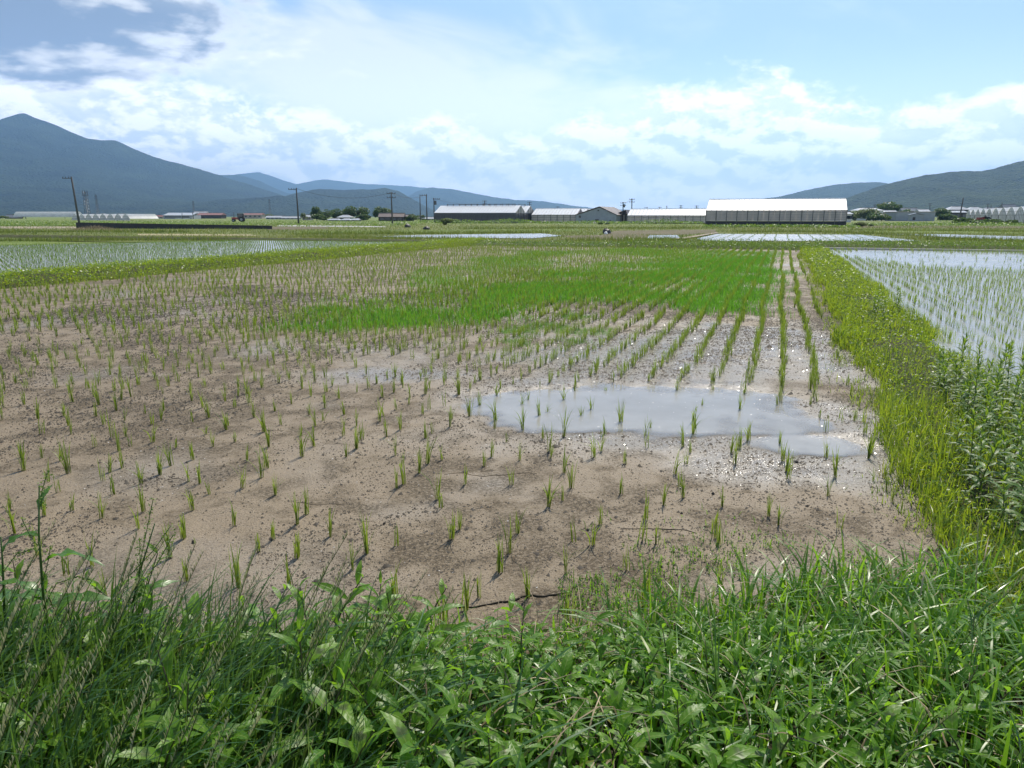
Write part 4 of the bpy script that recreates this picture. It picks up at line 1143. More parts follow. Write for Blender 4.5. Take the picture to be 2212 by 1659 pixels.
HS = [  # right side village
    ('white walled house with a hipped tile roof behind dark shrubs', 1850, 1910, 300, 449, 454.5, 'hip', 'wall_white', 'roof_pale_glare', 0.5),
    ('low house with pale roof beside the white walled hipped house', 1908, 1940, 305, 454.5, 458, 'gable', 'wall_beige', 'roof_pale_glare', 1),
    ('dark house with black gable behind the low pale roofed house', 1948, 1985, 420, 449, 456, 'gable', 'wall_dark', 'roof_tile', 1),
    ('small house with bright white roof left of the round tree', 1985, 2010, 400, 452, 457, 'gable', 'wall_beige', 'roof_pale_glare', 1),
    ('two storey house with wide pale tiled roof behind the leaning pole', 2048, 2096, 330, 445.5, 453, 'hip', 'wall_dark', 'roof_pale_glare', 0.4),
    ('long low house with pale lower roof left of the polytunnels', 2040, 2092, 318, 455, 459, 'hip', 'wall_dark', 'roof_pale_glare', 0.9),
    ('dark walled house with shining hipped roof behind the polytunnels', 2090, 2130, 380, 447, 453, 'hip', 'wall_dark', 'roof_pale_glare', 0.3),
    ('house with small shining roof just over the polytunnel arches', 2128, 2156, 420, 448, 452.5, 'hip', 'wall_dark', 'roof_tile', 0.5),
    ('dull grey hipped house roof over the nearer tunnel arches', 2148, 2192, 360, 448.5, 454, 'hip', 'wall_dark', 'roof_brown', 0.5),
    ('house with tall dark gable at the edge of the village', 2166, 2196, 460, 441, 449, 'gable', 'wall_dark', 'roof_tile', 1),
    ('house with bright sloping roof at the picture edge behind tunnels', 2180, 2216, 340, 447, 452.5, 'hip', 'wall_dark', 'roof_pale_glare', 0.5),
    # middle
    ('small white roofed house in front of the dense trees', 1272 * 0.8675, 1160, 900, 458, 464, 'hip', 'wall_white', 'roof_pale_glare', 0.3),
    # left side
    ('white roofed house among shrubs behind the small tunnels', 190, 208, 520, 462, 466, 'hip', 'wall_white', 'roof_pale_glare', 0.5),
    ('white gabled house right of the lattice tower', 210, 227, 540, 461, 466, 'hip', 'wall_white', 'roof_pale_glare', 0.4),
    ('pale roofed house behind the hedge of the plain', 250, 268, 560, 461.5, 465.5, 'gable', 'wall_white', 'roof_pale_glare', 1),
    ('white house with broken dark roof line on the plain', 300, 330, 480, 464, 468.5, 'hip', 'wall_white', 'roof_tile', 0.6),
    ('pinkish roofed house next to the long warehouse', 332, 352, 520, 464.5, 468, 'gable', 'wall_beige', 'roof_red', 1),
    ('dark gabled house at the far left behind the long tunnel', 8, 38, 520, 463.5, 470, 'gable', 'wall_dark', 'roof_tile', 1),
    ('house with long pale roof above a red roofed one', 418, 446, 560, 456.5, 461, 'gable', 'wall_beige', 'roof_pale_glare', 1),
    ('house with long reddish roof behind the warehouse', 425, 478, 540, 460, 464.5, 'gable', 'wall_dark', 'roof_red', 1),
    ('house with long tan roof behind the dark tractor', 524, 566, 520, 460.5, 464, 'gable', 'wall_beige', 'roof_red', 1),
    ('low blue walled shed with white roof left of the second pole', 572, 612, 420, 466, 470, 'gable', 'wall_grey', 'roof_pale_glare', 1),
    ('low shed with pale grey roof touching the second pole', 606, 646, 410, 467, 471, 'gable', 'wall_grey', 'roof_pale_glare', 1),
    ('small pale house between the second pole and the dark trees', 650, 672, 330, 464, 468.5, 'gable', 'wall_beige', 'roof_pale_glare', 1),
    ('bright white hipped farmhouse in front of the dark trees', 726, 760, 290, 464, 469.5, 'hip', 'wall_white', 'roof_pale_glare', 0.3),
    ('low white roofed outbuilding below the farmhouse on its near side', 705, 732, 262, 472, 475, 'hip', 'wall_white', 'roof_pale_glare', 0.6),
    ('low white roofed outbuilding in front of the farmhouse', 734, 756, 258, 471.5, 475, 'hip', 'wall_white', 'roof_pale_glare', 0.4),
    ('small white roofed outbuilding at the foot of the dark trees', 757, 776, 262, 471.5, 475, 'hip', 'wall_white', 'roof_pale_glare', 0.5),
    ('brown barn with long tin roof beside the third pole', 816, 872, 255, 460.5, 468.5, 'gable', 'wall_dark', 'roof_brown', 1),
    ('lower brown barn wing half hidden by a shrub', 860, 892, 262, 464, 467.5, 'gable', 'wall_dark', 'roof_brown', 1),
    ('small pale roofed shed left of the netted greenhouse', 908, 938, 300, 469, 472.5, 'gable', 'wall_beige', 'roof_pale_glare', 1),
    ('small white walled hut at the right end of the largest greenhouse', 1826, 1844, 210, 458, 462, 'gable', 'wall_white', 'roof_pale_glare', 1),
]
for h_ in HS:
    if 'dense trees' in h_[0]: continue
    house(h_[0], h_[1], h_[2], h_[3], h_[4], h_[5], h_[6], h_[7], h_[8], ridge=h_[9], name='barn' if 'barn' in h_[0] else ('shed' if ('shed' in h_[0] or 'outbuilding' in h_[0] or 'hut' in h_[0]) else 'house'),
          cat='barn' if 'barn' in h_[0] else ('shed' if ('shed' in h_[0] or 'outbuilding' in h_[0] or 'hut' in h_[0]) else 'house'), nwin=2 if h_[2] - h_[1] < 26 else 4)
# grey block building with small gabled annexe, right
A = at(1937, HZ, 262); B = at(2020, HZ, 262); L = B.x - A.x
t = tag(empty('storehouse', (A.x, A.y, -0.1)), 'flat roofed grey block storehouse left of the round tree', 'storehouse')
hb_ = zpx(1975, 458.5, 262)
MB().box(0, L, 0, 8, 0, hb_).build('wall', M['wall_grey'], t); MB().box(-0.2, L + 0.2, -0.2, 8.2, hb_ + 0.002, hb_ + 0.25).build('roof', M['wall_beige'], t)
gable_shed('annexe', 'small grey gabled annexe in front of the block storehouse', 1966, 1996, 1980, 252, 464.5, 462, 4, 'wall_grey', 'roof_tile', [(0.3, 0.8, 0.4, 1.4, 'wall_dark', 'door')])
house('dark flat storehouse behind the shrubs right of the largest greenhouse', 1842, 1880, 330, 455, 457, 'gable', 'wall_dark', 'roof_tile', name='storehouse', cat='storehouse', nwin=2)
# warehouse, left
A = at(353, HZ, 470); B = at(414, HZ, 470); L = B.x - A.x
t = tag(empty('warehouse', (A.x, A.y, -0.1)), 'long pale grey warehouse with a wide shutter door', 'warehouse')
h1, h2 = zpx(380, 465, 470), zpx(380, 459.5, 470)
MB().box(0, L, 0, 14, 0, h1).build('wall', M['wall_grey'], t)
MB().slab([(-0.3, -0.4, h1), (L + 0.3, -0.4, h1), (L + 0.3, 8, h2), (-0.3, 8, h2)], 0.2).build('roof', M['roof_pale_glare'], t)
MB().box(L * 0.66, L * 0.92, -0.12, -0.01, 0.2, h1 * 0.82).build('shutter_door', M['window'], t)
MB().box(L * 0.04, L * 0.62, -0.12, -0.01, h1 * 0.35, h1 * 0.75).build('window', M['window'], t)
MB().box(L * 0.5, L * 1.02, -4, -3.8, 0, h1 * 0.28).build('yard_wall', M['wall_white'], t)
# solar panels over the long tunnel
t = tag(empty('solar_array', (*at(138, HZ, 440)[:2], -0.1)), 'long dark row of solar panels behind the pale polytunnel', 'solar panels')
L = (at(260, HZ, 440) - at(138, HZ, 440)).x
h1, h2 = zpx(138, 464.2, 440), zpx(260, 465.2, 440)
pm = MB().slab([(0.05, 0, h1 - 0.3), (2.9, 0, h1 - 0.3), (2.9, 1.6, h1 + 0.6), (0.05, 1.6, h1 + 0.6)], 0.06).build('panel', M['solar'], t)
for k in range(1, int(L / 3)):
    c_ = pm.copy(); COL.objects.link(c_); c_.location = (3 * k, 0, (h2 - h1) * k / (L / 3))
for k in range(8): MB().box(L * k / 7 - 0.06, L * k / 7 + 0.06, 0.7, 0.82, 0, h1 - 0.3).build('post', M['steel'], t)
# black sheet wall
A = gp(165, 493.5, -0.06); B = gp(588, 495.0, -0.06)
n_ = 24
t = tag(empty('sheet_wall', A, math.atan2(B.y - A.y, B.x - A.x)), 'long low black sheet wall standing in the meadow', 'wall')
Lw = (B - A).length; sw = Lw / n_
hA = at(165, 480.5, A.y).z + 0.06; hB = at(588, 487.5, B.y).z + 0.06
for k in range(n_):
    f0, f1 = k / n_, (k + 1) / n_
    z0, z1 = hA + (hB - hA) * f0, hA + (hB - hA) * f1
    MB().slab([(k * sw + 0.02, 0, 0), ((k + 1) * sw - 0.02, 0, 0), ((k + 1) * sw - 0.02, 0, z1), (k * sw + 0.02, 0, z0)], 0.05).build('sheet', M['black_sheet'], t)
    MB().box(k * sw - 0.04, k * sw + 0.04, 0.06, 0.14, 0, z0 * 0.98).build('stake', M['steel'], t)

# ------------------------------------------------------------------ poles and wires
def pole(label, pxb, pxt, y_top, Y, arms=1, side=-1, name='utility_pole', armw=1.7, rad=0.19, xf=False):
    b = at(pxb, HZ, Y); tp = at(pxt, y_top, Y)
    t = tag(empty(name, (b.x, b.y, -0.1)), label, 'utility pole')
    lean = tp.x - b.x; hh = tp.z + 0.1
    MB().tube([(0, 0, 0), (lean * 0.5, 0, hh * 0.5), (lean, 0, hh)], [rad, rad * 0.85, rad * 0.68], 8).build('post', M['pole'], t, True)
    for k in range(arms):
        z = hh - 0.35 - 0.9 * k
        xx = lean * z / hh
        x0, x1 = (xx - armw, xx + 0.2) if side < 0 else ((xx - 0.2, xx + armw) if side > 0 else (xx - armw * 0.6, xx + armw * 0.6))
        ar = MB().box(x0, x1, -0.28, -0.16, z - 0.06, z + 0.06).build('crossarm', M['steel'], t)
        for q_ in (0.05, 0.35, 0.65, 0.95):
            xi = x0 + (x1 - x0) * q_
            MB().tube([(xi, -0.22, z + 0.06), (xi, -0.22, z + 0.20), (xi, -0.22, z + 0.32)], [0.06, 0.10, 0.05], 6).build('insulator', M['steel'], ar)
    if xf: MB().tube([(lean * 0.8 + 0.42, -0.1, hh * 0.72), (lean * 0.8 + 0.42, -0.1, hh * 0.72 + 1.1)], 0.32, 10).build('transformer', M['steel'], t)
    return Vector((tp.x, tp.y - 0.22, tp.z - 0.1))
tops = {}
PL = [('a', 'leaning utility pole standing behind the end of the black sheet wall', 169, 154, 381.5, 150, 1, -1, 0.22, False),
      ('b', 'utility pole in the open between low sheds and the dark trees', 644, 640, 406, 165, 1, -1, 0.2, False),
      ('c', 'utility pole in front of the brown barn', 847, 845, 415, 170, 2, 0, 0.2, False),
      ('d', 'bare thin pole left of the netted greenhouse, shorter of two', 908, 907, 424, 210, 0, 0, 0.18, False),
      ('e', 'pole with one arm just left of the netted greenhouse', 922, 921, 419.5, 190, 1, -1, 0.18, False),
      ('f', 'pole rising at the corner of the netted greenhouse', 938, 937, 427.5, 205, 1, 1, 0.18, True),
      ('g', 'leaning bare pole in front of the polytunnel village', 2073, 2081, 427, 185, 0, 0, 0.19, False),
      ('h', 'pole with arms behind the grey shed, left one of a pair', 1346, 1346, 436.5, 270, 2, 0, 0.22, True),
      ('i', 'tall pole with arms behind the low greenhouse, right one of a pair', 1365, 1365, 429, 270, 2, 0, 0.22, False),
      ('j', 'pole top showing above the netted greenhouse vents', 1047, 1047, 433, 330, 2, 0, 0.25, False),
      ('k', 'pole top with arms above the second white gable', 1144, 1144, 436, 330, 2, 0, 0.25, False),
      ('l', 'small pole top over the middle white roof', 1205, 1205, 446, 420, 1, 0, 0.25, False),
      ('m', 'pole top left above the low greenhouse roof', 1398, 1398, 447, 420, 1, -1, 0.25, False),
      ('n', 'second pole top above the low greenhouse roof', 1425, 1425, 447, 420, 1, 0, 0.25, False),
      ('o', 'thick stub pole above the low greenhouse roof', 1440.5, 1440.5, 444.5, 380, 0, 0, 0.28, False),
      ('p', 'pole top with arms near the largest greenhouse roof', 1471, 1471, 443.5, 380, 2, 0, 0.25, False),
      ('q', 'last pole top before the largest greenhouse roof', 1505, 1505, 444, 390, 2, 0, 0.25, False),
      ('r', 'pole with arms behind the white walled hipped house', 1890, 1890, 441.5, 340, 2, 0, 0.24, False),
      ('s', 'double armed pole behind the round tree', 1980 + 29, 1980 + 29, 439, 420, 2, 0, 0.26, False),
      ('t', 'thin pole among the village roofs left of a twin', 2134, 2134, 440, 420, 1, 0, 0.26, False),
      ('u', 'thin pole among the village roofs right of a twin', 2141, 2141, 442, 420, 0, 0, 0.26, False),
      ('v', 'leaning pole behind the shining hipped roofs', 2163, 2165, 437.5, 430, 0, 0, 0.26, False),
      ('w', 'thin pole right of the red roofed house on the plain', 505, 505, 459, 520, 0, 0, 0.28, False),
      ('x', 'pole at the right corner of the warehouse', 417, 416, 458, 460, 1, 0, 0.26, False),
      ('y', 'pole at the middle of the warehouse front', 393, 393, 460, 458, 0, 0, 0.24, False),
      ('z', 'pole left of the solar panels, second of two', 55, 55, 459.5, 520, 0, 0, 0.26, False),
      ('aa', 'pole left of the solar panels, first of two', 48, 48, 460.5, 520, 0, 0, 0.26, False)]
for key, lb, xb, xt, yt, Y_, ar, sd, rd_, xf in PL:
    tops[key] = pole(lb, xb, xt, yt, Y_, ar, sd, rad=rd_, xf=xf)
def wire(label, a, b, sag):
    p0, p1 = tops[a], tops[b]
    pts_ = []
    for k in range(13):
        f = k / 12; p = p0.lerp(p1, f); p.z -= sag * 4 * f * (1 - f); pts_.append(p)
    tag(MB().tube(pts_, 0.03, 4).build('power_line', M['steel']), label, 'wire')
wire('sagging wire from the open field pole to the barn pole', 'b', 'c', 1.6)
wire('wire from the barn pole to the pole by the netted greenhouse', 'c', 'e', 1.0)
wire('wire between the pair of armed poles behind the grey shed', 'h', 'i', 0.5)
wire('wire from the corner pole over the netted greenhouse', 'f', 'j', 1.5)
def tower(label, px, y_top, Y, w0, w1, head):
    b = at(px, HZ, Y); hh = zpx(px, y_top, Y)
    t = tag(empty('lattice_tower', (b.x, b.y, -0.1)), label, 'tower')
    mb = MB(); r_ = w0 * 0.035 + 0.05
    for sx, sy in ((-1, -1), (1, -1), (1, 1), (-1, 1)):
        mb.tube([(sx * w0 / 2, sy * w0 / 2, 0), (sx * w1 / 2, sy * w1 / 2, hh)], r_, 4)
    nb = 9
    for k in range(nb):
        f0, f1 = k / nb, (k + 1) / nb
        a0, a1 = (w0 + (w1 - w0) * f0) / 2, (w0 + (w1 - w0) * f1) / 2
        for sy in (-1, 1):
            mb.tube([(-a0, sy * a0, hh * f0), (a1, sy * a1, hh * f1)], r_ * 0.7, 3)
            mb.tube([(a0, sy * a0, hh * f0), (-a1, sy * a1, hh * f1)], r_ * 0.7, 3)
    mb.build('mast', M['steel'], t)
    if head:
        MB().box(-w1 * 0.9, w1 * 0.9, -w1 * 0.9, w1 * 0.9, hh * 0.86, hh * 0.88).build('platform', M['steel'], t)
        for k in range(6):
            a = k * math.pi / 3
            MB().box(math.cos(a) * w1 * 0.9 - 0.15, math.cos(a) * w1 * 0.9 + 0.15, math.sin(a) * w1 * 0.9 - 0.15, math.sin(a) * w1 * 0.9 + 0.15, hh * 0.9, hh * 1.04).build('antenna', M['steel'], t)
    else:
        MB().box(-w1 * 2.2, w1 * 2.2, -0.15, 0.15, hh * 0.80, hh * 0.815).build('crossarm', M['steel'], t)
        MB().box(-w1 * 1.8, w1 * 1.8, -0.15, 0.15, hh * 0.92, hh * 0.935).build('crossarm', M['steel'], t)
tower('lattice mobile phone tower right of the leaning pole', 190, 414, 520, 2.8, 1.8, True)
tower('thin lattice pylon right of the phone tower', 212.5, 420, 900, 3.2, 1.0, False)
tower('thin hazy pylon behind the warehouse roofs', 420, 434, 1300, 4.0, 1.2, False)
tower('thin hazy pylon left of the second pole', 584, 430, 1300, 4.0, 1.2, False)

# ------------------------------------------------------------------ trees and shrubs
def tree(label, px, Y, y_top, wpx, mat='tree', name='tree', cat='tree', lobes=7, nleaf=1500, trunk_f=0.28, flat=1.0, leaf=None, group=None):
    b = at(px, HZ, Y); hh = zpx(px, y_top, Y); wd = wpx / 1600.0 * Y
    t = tag(empty(name, (b.x, b.y, -0.1)), label, cat, group)
    tr = MB()
    tr.tube([(0, 0, 0), (wd * 0.02, 0, hh * 0.3), (-wd * 0.02, 0, hh * 0.62)], [hh * 0.035, hh * 0.026, hh * 0.012], 7)
    cs = []; lobes = int(lobes * 1.6); wd *= 1.35
    for k in range(lobes):
        a = 6.283 * k / lobes + U(-0.4, 0.4); r_ = wd * 0.34 * math.sqrt(rng.random())
        zc = hh * (trunk_f + (1 - trunk_f) * U(0.25, 0.72))
        c_ = (math.cos(a) * r_, math.sin(a) * r_, zc)
        cs.append((c_, wd * U(0.11, 0.21), hh * (1 - trunk_f) * U(0.13, 0.25) * flat))
        tr.tube([(0, 0, hh * 0.28), (c_[0] * 0.6, c_[1] * 0.6, zc * 0.8), c_], [hh * 0.016, hh * 0.010, hh * 0.004], 5)
    cs.append(((0, 0, hh * (1 - 0.24 * (1 - trunk_f))), wd * 0.24, hh * (1 - trunk_f) * 0.24))
    tr.build('trunk', M['bark'], t, True)
    cl = Cloud()
    per = nleaf // len(cs)
    for c_, rr, rh in cs:
        n_ = rng.normal(0, 1, (per, 3)); n_ /= np.linalg.norm(n_, axis=1)[:, None]
        rad = U(0.55, 1.08, per) ** 0.7
        p = n_ * rad[:, None] * np.array([rr, rr, rh]) + np.array(c_)
        leafquads(cl, p[:, 0], p[:, 1], np.maximum(p[:, 2], 0.1), (leaf or wd * 0.034) * U(0.7, 1.4, per), np.clip(U(0.15, 0.75) + rng.normal(0, 0.16, per), 0, 1))
    link('crown', cl.mesh('crown'), M[mat], t)
    return t
TR = [('dark round tree at the left end of the grove behind the farmhouse', 684, 300, 445.5, 26, 'tree', 7, 0.12),
      ('low dark tree between the grove ends', 706, 310, 452, 24, 'tree', 6, 0.12),
      ('bushy tree directly behind the white farmhouse', 728, 318, 450.5, 26, 'tree', 6, 0.12),
      ('tallest tree of the grove right of the farmhouse', 757, 300, 444, 30, 'tree', 8, 0.15),
      ('broad dark tree at the middle right of the grove', 783, 305, 446.5, 30, 'tree', 8, 0.12),
      ('tree above the brown barn roof', 818, 296, 446, 30, 'tree', 8, 0.15),
      ('pale tipped tree at the right end of the grove', 836, 300, 449, 24, 'tree_pale', 7, 0.2),
      ('dark shrub beside the farmhouse outbuildings', 690, 270, 463, 30, 'tree', 6, 0.05),
      ('dark shrub at the foot of the grove right of the outbuildings', 785, 268, 462, 30, 'tree', 6, 0.05),
      ('pale green bush right of the second pole', 656, 300, 459, 14, 'tree_pale', 5, 0.1),
      ('shrub at the right end of the brown barn', 890, 262, 462, 24, 'tree', 6, 0.05),
      ('low shrub by the poles left of the netted greenhouse', 905, 300, 464, 20, 'tree', 5, 0.05),
      ('dark tree at the end of the small tunnels', 279, 420, 462.5, 20, 'tree', 6, 0.08),
      ('dark tree behind the long polytunnel at far left', 40, 560, 461.5, 30, 'tree', 6, 0.1),
      ('low green bush at the left picture edge', 5, 430, 466, 20, 'tree_pale', 5, 0.05),
      ('tree clump left of the low sheds on the plain', 582, 560, 462.5, 22, 'tree_pale', 6, 0.1),
      ('umbrella shaped tree rising over the village shrubs', 1917, 330, 436, 44, 'tree', 9, 0.42),
      ('broad light green shrub right of the largest greenhouse', 1872, 270, 450, 44, 'tree_pale', 9, 0.05),
      ('dark shrub against the white walled hipped house', 1888, 262, 459, 34, 'tree', 7, 0.02),
      ('low dark shrub before the white walled hipped house', 1905, 250, 462, 36, 'tree', 7, 0.02),
      ('dark shrub left of the light green one', 1848, 285, 455, 30, 'tree', 7, 0.02),
      ('round dark tree right of the block storehouse', 2032, 300, 448, 30, 'tree', 8, 0.12),
      ('small dark tree behind the low pale roofed house', 1958, 400, 451, 26, 'tree', 6, 0.12),
      ('low dark hedge bush left of the leaning bare pole', 2046, 270, 462, 34, 'tree', 6, 0.02),
      ('leafy shrub in front of the left tunnel arches', 2082, 175, 470, 40, 'tree', 9, 0.02),
      ('broad leafy shrub below the middle tunnel arches', 2142, 170, 474, 50, 'tree', 9, 0.02),
      ('leafy shrub below the nearest tunnel arches', 2198, 165, 475, 34, 'tree', 8, 0.02),
      ('pale reed clump at the right corner of the largest greenhouse', 1862, 120, 479, 24, 'tree_pale', 7, 0.02),
      ('small dark bush beside the pale reed clump', 1884, 122, 483, 10, 'tree', 5, 0.02),
      ('round bush in front of the netted greenhouse', 965, 140, 471, 26, 'tree_pale', 7, 0.02),
      ('dark round bush in front of the grey gabled shed', 1298, 150, 480, 12, 'tree', 5, 0.02),
      ('smaller dark bush beside the round one before the shed', 1312, 150, 480, 8, 'tree', 5, 0.02)]
for lb, px, Y_, yt, wp, mt, lo, tf in TR:
    bush = tf < 0.1
    tree(lb, px, Y_, yt, wp, mt, 'shrub' if bush else 'tree', 'shrub' if bush else 'tree', lo, 3000 if wp > 25 else 1800, tf, 0.8 if 'umbrella' in lb else 1.15)
# hedge-like weeds along the foot of the greenhouses
cl = Cloud()
N = 9000
qx = U(900, 1860, N); Yr = np.where(qx > 1520, U(104, 116, N), U(150, 172, N))
x = (qx - CX) / (FPX / cp) * Yr; y = Yr
hb = (0.25 + 1.3 * fbm(x * 0.12, y * 0.05, 3, 71) ** 2) * U(0.3, 1.0, N) * np.where(qx > 1520, 0.55, 1.0)
leafquads(cl, x, y, hb - 0.05, U(0.08, 0.20, N))
N = 6000
qx = U(1840, 2320, N); Yr = U(125, 160, N); x = (qx - CX) / (FPX / cp) * Yr; y = Yr
leafquads(cl, x, y, (0.2 + 1.0 * fbm(x * 0.12, y * 0.05, 3, 75) ** 2) * U(0.2, 1.0, N) - 0.05, U(0.08, 0.18, N))
N = 12000
qx = U(-80, 900, N); Yr = U(120, 260, N); x = (qx - CX) / (FPX / cp) * Yr; y = Yr
leafquads(cl, x, y, (0.1 + 0.9 * fbm(x * 0.06, y * 0.05, 3, 79) ** 3) * U(0.1, 1.0, N) - 0.05, U(0.08, 0.2, N))
tag(link('roadside_weeds', cl.mesh('roadside_weeds'), M['weed']), 'rough waist high weeds along the foot of the greenhouses and far fields', 'weeds', kind='stuff')

# tractors
def tractor(label, px, Y, rz, cab, col):
    g = at(px, HZ, Y)
    t = tag(empty('tractor', (g.x, g.y, -0.06), rz), label, 'tractor')
    MB().box(-1.9, 0.2, -0.32, 0.32, 0.75, 1.35).build('bonnet', M[col], t)
    MB().box(-0.2, 1.3, -0.45, 0.45, 0.55, 1.0).build('body', M[col], t)
    for sx, sy, r_, w_ in ((0.9, -0.75, 0.75, 0.35), (0.9, 0.75, 0.75, 0.35), (-1.4, -0.6, 0.45, 0.25), (-1.4, 0.6, 0.45, 0.25)):
        wh = MB().tube([(sx, sy - w_ / 2, r_), (sx, sy + w_ / 2, r_)], r_, 14).build('wheel', M['rubber'], t)
        MB().tube([(sx, sy - w_ / 2 - 0.02, r_), (sx, sy + w_ / 2 + 0.02, r_)], r_ * 0.5, 10).build('rim', M['wall_grey'], wh)
    if cab:
        for sx in (-0.1, 1.35):
            for sy in (-0.55, 0.55): MB().box(sx - 0.05, sx + 0.05, sy - 0.05, sy + 0.05, 1.0, 2.4).build('cab_pillar', M['rubber'], t)
        MB().box(-0.25, 1.5, -0.7, 0.7, 2.4, 2.55).build('cab_roof', M['wall_grey'], t)
        MB().box(-0.06, 1.3, -0.5, 0.5, 1.05, 2.35).build('cab_glass', M['window'], t)
    else:
        for sy in (-0.5, 0.5): MB().box(1.2, 1.28, sy - 0.04, sy + 0.04, 0.9, 2.3).build('roll_bar', M['steel'], t)
        MB().box(-0.4, 1.4, -0.6, 0.6, 2.3, 2.36).build('canopy', M['steel'], t)
        MB().box(0.5, 1.0, -0.25, 0.25, 1.0, 1.6).build('seat', M['rubber'], t)
tractor('dark red cab tractor standing on the plain behind the black sheet wall', 515, 215, 0.15, True, 'red_paint')
tractor('small reddish tractor with canopy before the polytunnel arches', 2124, 185, 0.35, False, 'red_paint')

# odd things lying in the meadow
def lump(name, label, px, py, w_, h_, mat, cat, group=None, seed=0):
    g = gp(px, py)
    r_ = np.random.default_rng(seed)
    nu, nv = 10, 5
    V = []
    for j in range(nv):
        a = j / (nv - 1) * math.pi / 2
        for k in range(nu):
            f = 1 + r_.uniform(-0.22, 0.22)
            V.append((math.cos(k * 6.283 / nu) * math.cos(a) * w_ / 2 * f, math.sin(k * 6.283 / nu) * math.cos(a) * w_ / 2 * f, math.sin(a) * h_ * f))
    F = [(j * nu + k, j * nu + (k + 1) % nu, (j + 1) * nu + (k + 1) % nu, (j + 1) * nu + k) for j in range(nv - 1) for k in range(nu)]
    o = MB().add(V, F).build(name, M[mat], None, True)
    o.location = (g.x, g.y, mudh(np.array([g.x]), np.array([g.y]))[0] - 0.004 if name == 'mud_clod' else g.z - 0.05)
    return tag(o, label, cat, group)
lump('plastic_heap', 'black heap with a pale bag beside it on the bare far field', 1310, 503.5, 0.85, 0.45, 'black_sheet', 'heap', seed=1)
lump('white_bag', 'small white bag in front of the black heap', 1309, 504.3, 0.35, 0.22, 'white_paint', 'bag', seed=2)
lump('plastic_heap', 'dark heap on the meadow left of the netted greenhouse', 922, 495, 0.9, 0.4, 'black_sheet', 'heap', seed=3)
lump('plastic_heap', 'dark heap right of another on the meadow below the netted greenhouse', 880 * 1.0, 490.5, 0.9, 0.5, 'black_sheet', 'heap', seed=4)
# pale dry heap on the left
g = gp(205, 497.5); N = 2500
cl = Cloud()
ex, ey = rng.normal(0, 2.0, N), rng.normal(0, 0.8, N)
cl.blades(np.stack([g.x + ex, g.y + ey, 0.55 * np.exp(-(ex / 2.2) ** 2 - (ey / 1.2) ** 2) * U(0, 1, N) - 0.05], 1), U(0.15, 0.4, N), 0.03, U(0, 6.283, N), U(0.2, 1.0, N), segs=1)
tag(link('straw_heap', cl.mesh('straw_heap'), M['straw']), 'pale heap of dry cut straw left of the black sheet wall', 'straw')

# ------------------------------------------------------------------ the bank in front
def bank_edge(x):
    return 2.50 + 0.11 * x + (fbm(x * 1.3, x * 0 + 3.7, 3, 5) - 0.5) * 0.5
gx = np.arange(-6, 6.01, 0.06); gy = np.arange(-2.0, 3.6, 0.06)
Yg, Xg = np.meshgrid(gy, gx, indexing='ij')
Zg = np.clip((bank_edge(Xg) - Yg) * 0.16, -0.06, 0.13) + (fbm(Xg * 5, Yg * 5, 4, 6) - 0.5) * 0.035
V = np.stack([Xg, Yg, Zg], -1).reshape(-1, 3); k_ = len(gx)
i = np.arange(len(gy) - 1)[:, None] * k_ + np.arange(k_ - 1)[None]
tag(link('bank', npmesh('bank', V, np.stack([i, i + 1, i + 1 + k_, i + k_], -1).reshape(-1, 4), smooth=True), M['bank']), kind='structure')
def bankz(x, y):
    return np.maximum(np.clip((bank_edge(x) - y) * 0.16, -0.06, 0.13), mudh(x, y)) - 0.01

# ------------------------------------------------------------------ single rice plants
def seedling_mesh(name, nb, hh, spread):
    v, f, t_, h_ = blade_arrays(np.stack([rng.normal(0, 0.007, nb), rng.normal(0, 0.007, nb), np.full(nb, -0.006)], 1), hh * U(0.6, 1.1, nb), U(0.0045, 0.0072, nb),
                                U(0, 6.283, nb), np.abs(rng.normal(0.06, spread, nb)), segs=4)
    return npmesh(name, v, f, {'tint': t_, 'hv': h_})
vars_ = [seedling_mesh('rice_plant', int(U(7, 16)), U(0.14, 0.21), U(0.16, 0.34)) for _ in range(18)]
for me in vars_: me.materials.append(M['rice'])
proj_seed = px_of(SEED_XY[:, 0], SEED_XY[:, 1])
pm_ = puddle_mask(SEED_XY[:, 0], SEED_XY[:, 1])
sz_ = mudh(SEED_XY[:, 0], SEED_XY[:, 1])
ONES = 'first second third fourth fifth sixth seventh eighth ninth tenth eleventh twelfth thirteenth fourteenth fifteenth sixteenth seventeenth eighteenth nineteenth'.split()
def nth(k):
    if k < 20: return ONES[k - 1]
    t10 = {2: 'twent', 3: 'thirt', 4: 'fort', 5: 'fift'}[k // 10]
    return t10 + 'ieth' if k % 10 == 0 else t10 + 'y-' + ONES[k % 10 - 1]
rowrank = {r_: k + 1 for k, r_ in enumerate(sorted(set(np.round(SEED_ROW, 3)), reverse=True))}
inrow = {}
for r_ in rowrank:
    ids = [j for j in range(len(SEED_XY)) if round(SEED_ROW[j], 3) == r_]
    ids.sort(key=lambda j: to_st(*SEED_XY[j])[1])
    for k, j in enumerate(ids): inrow[j] = (k + 1, rowrank[r_])
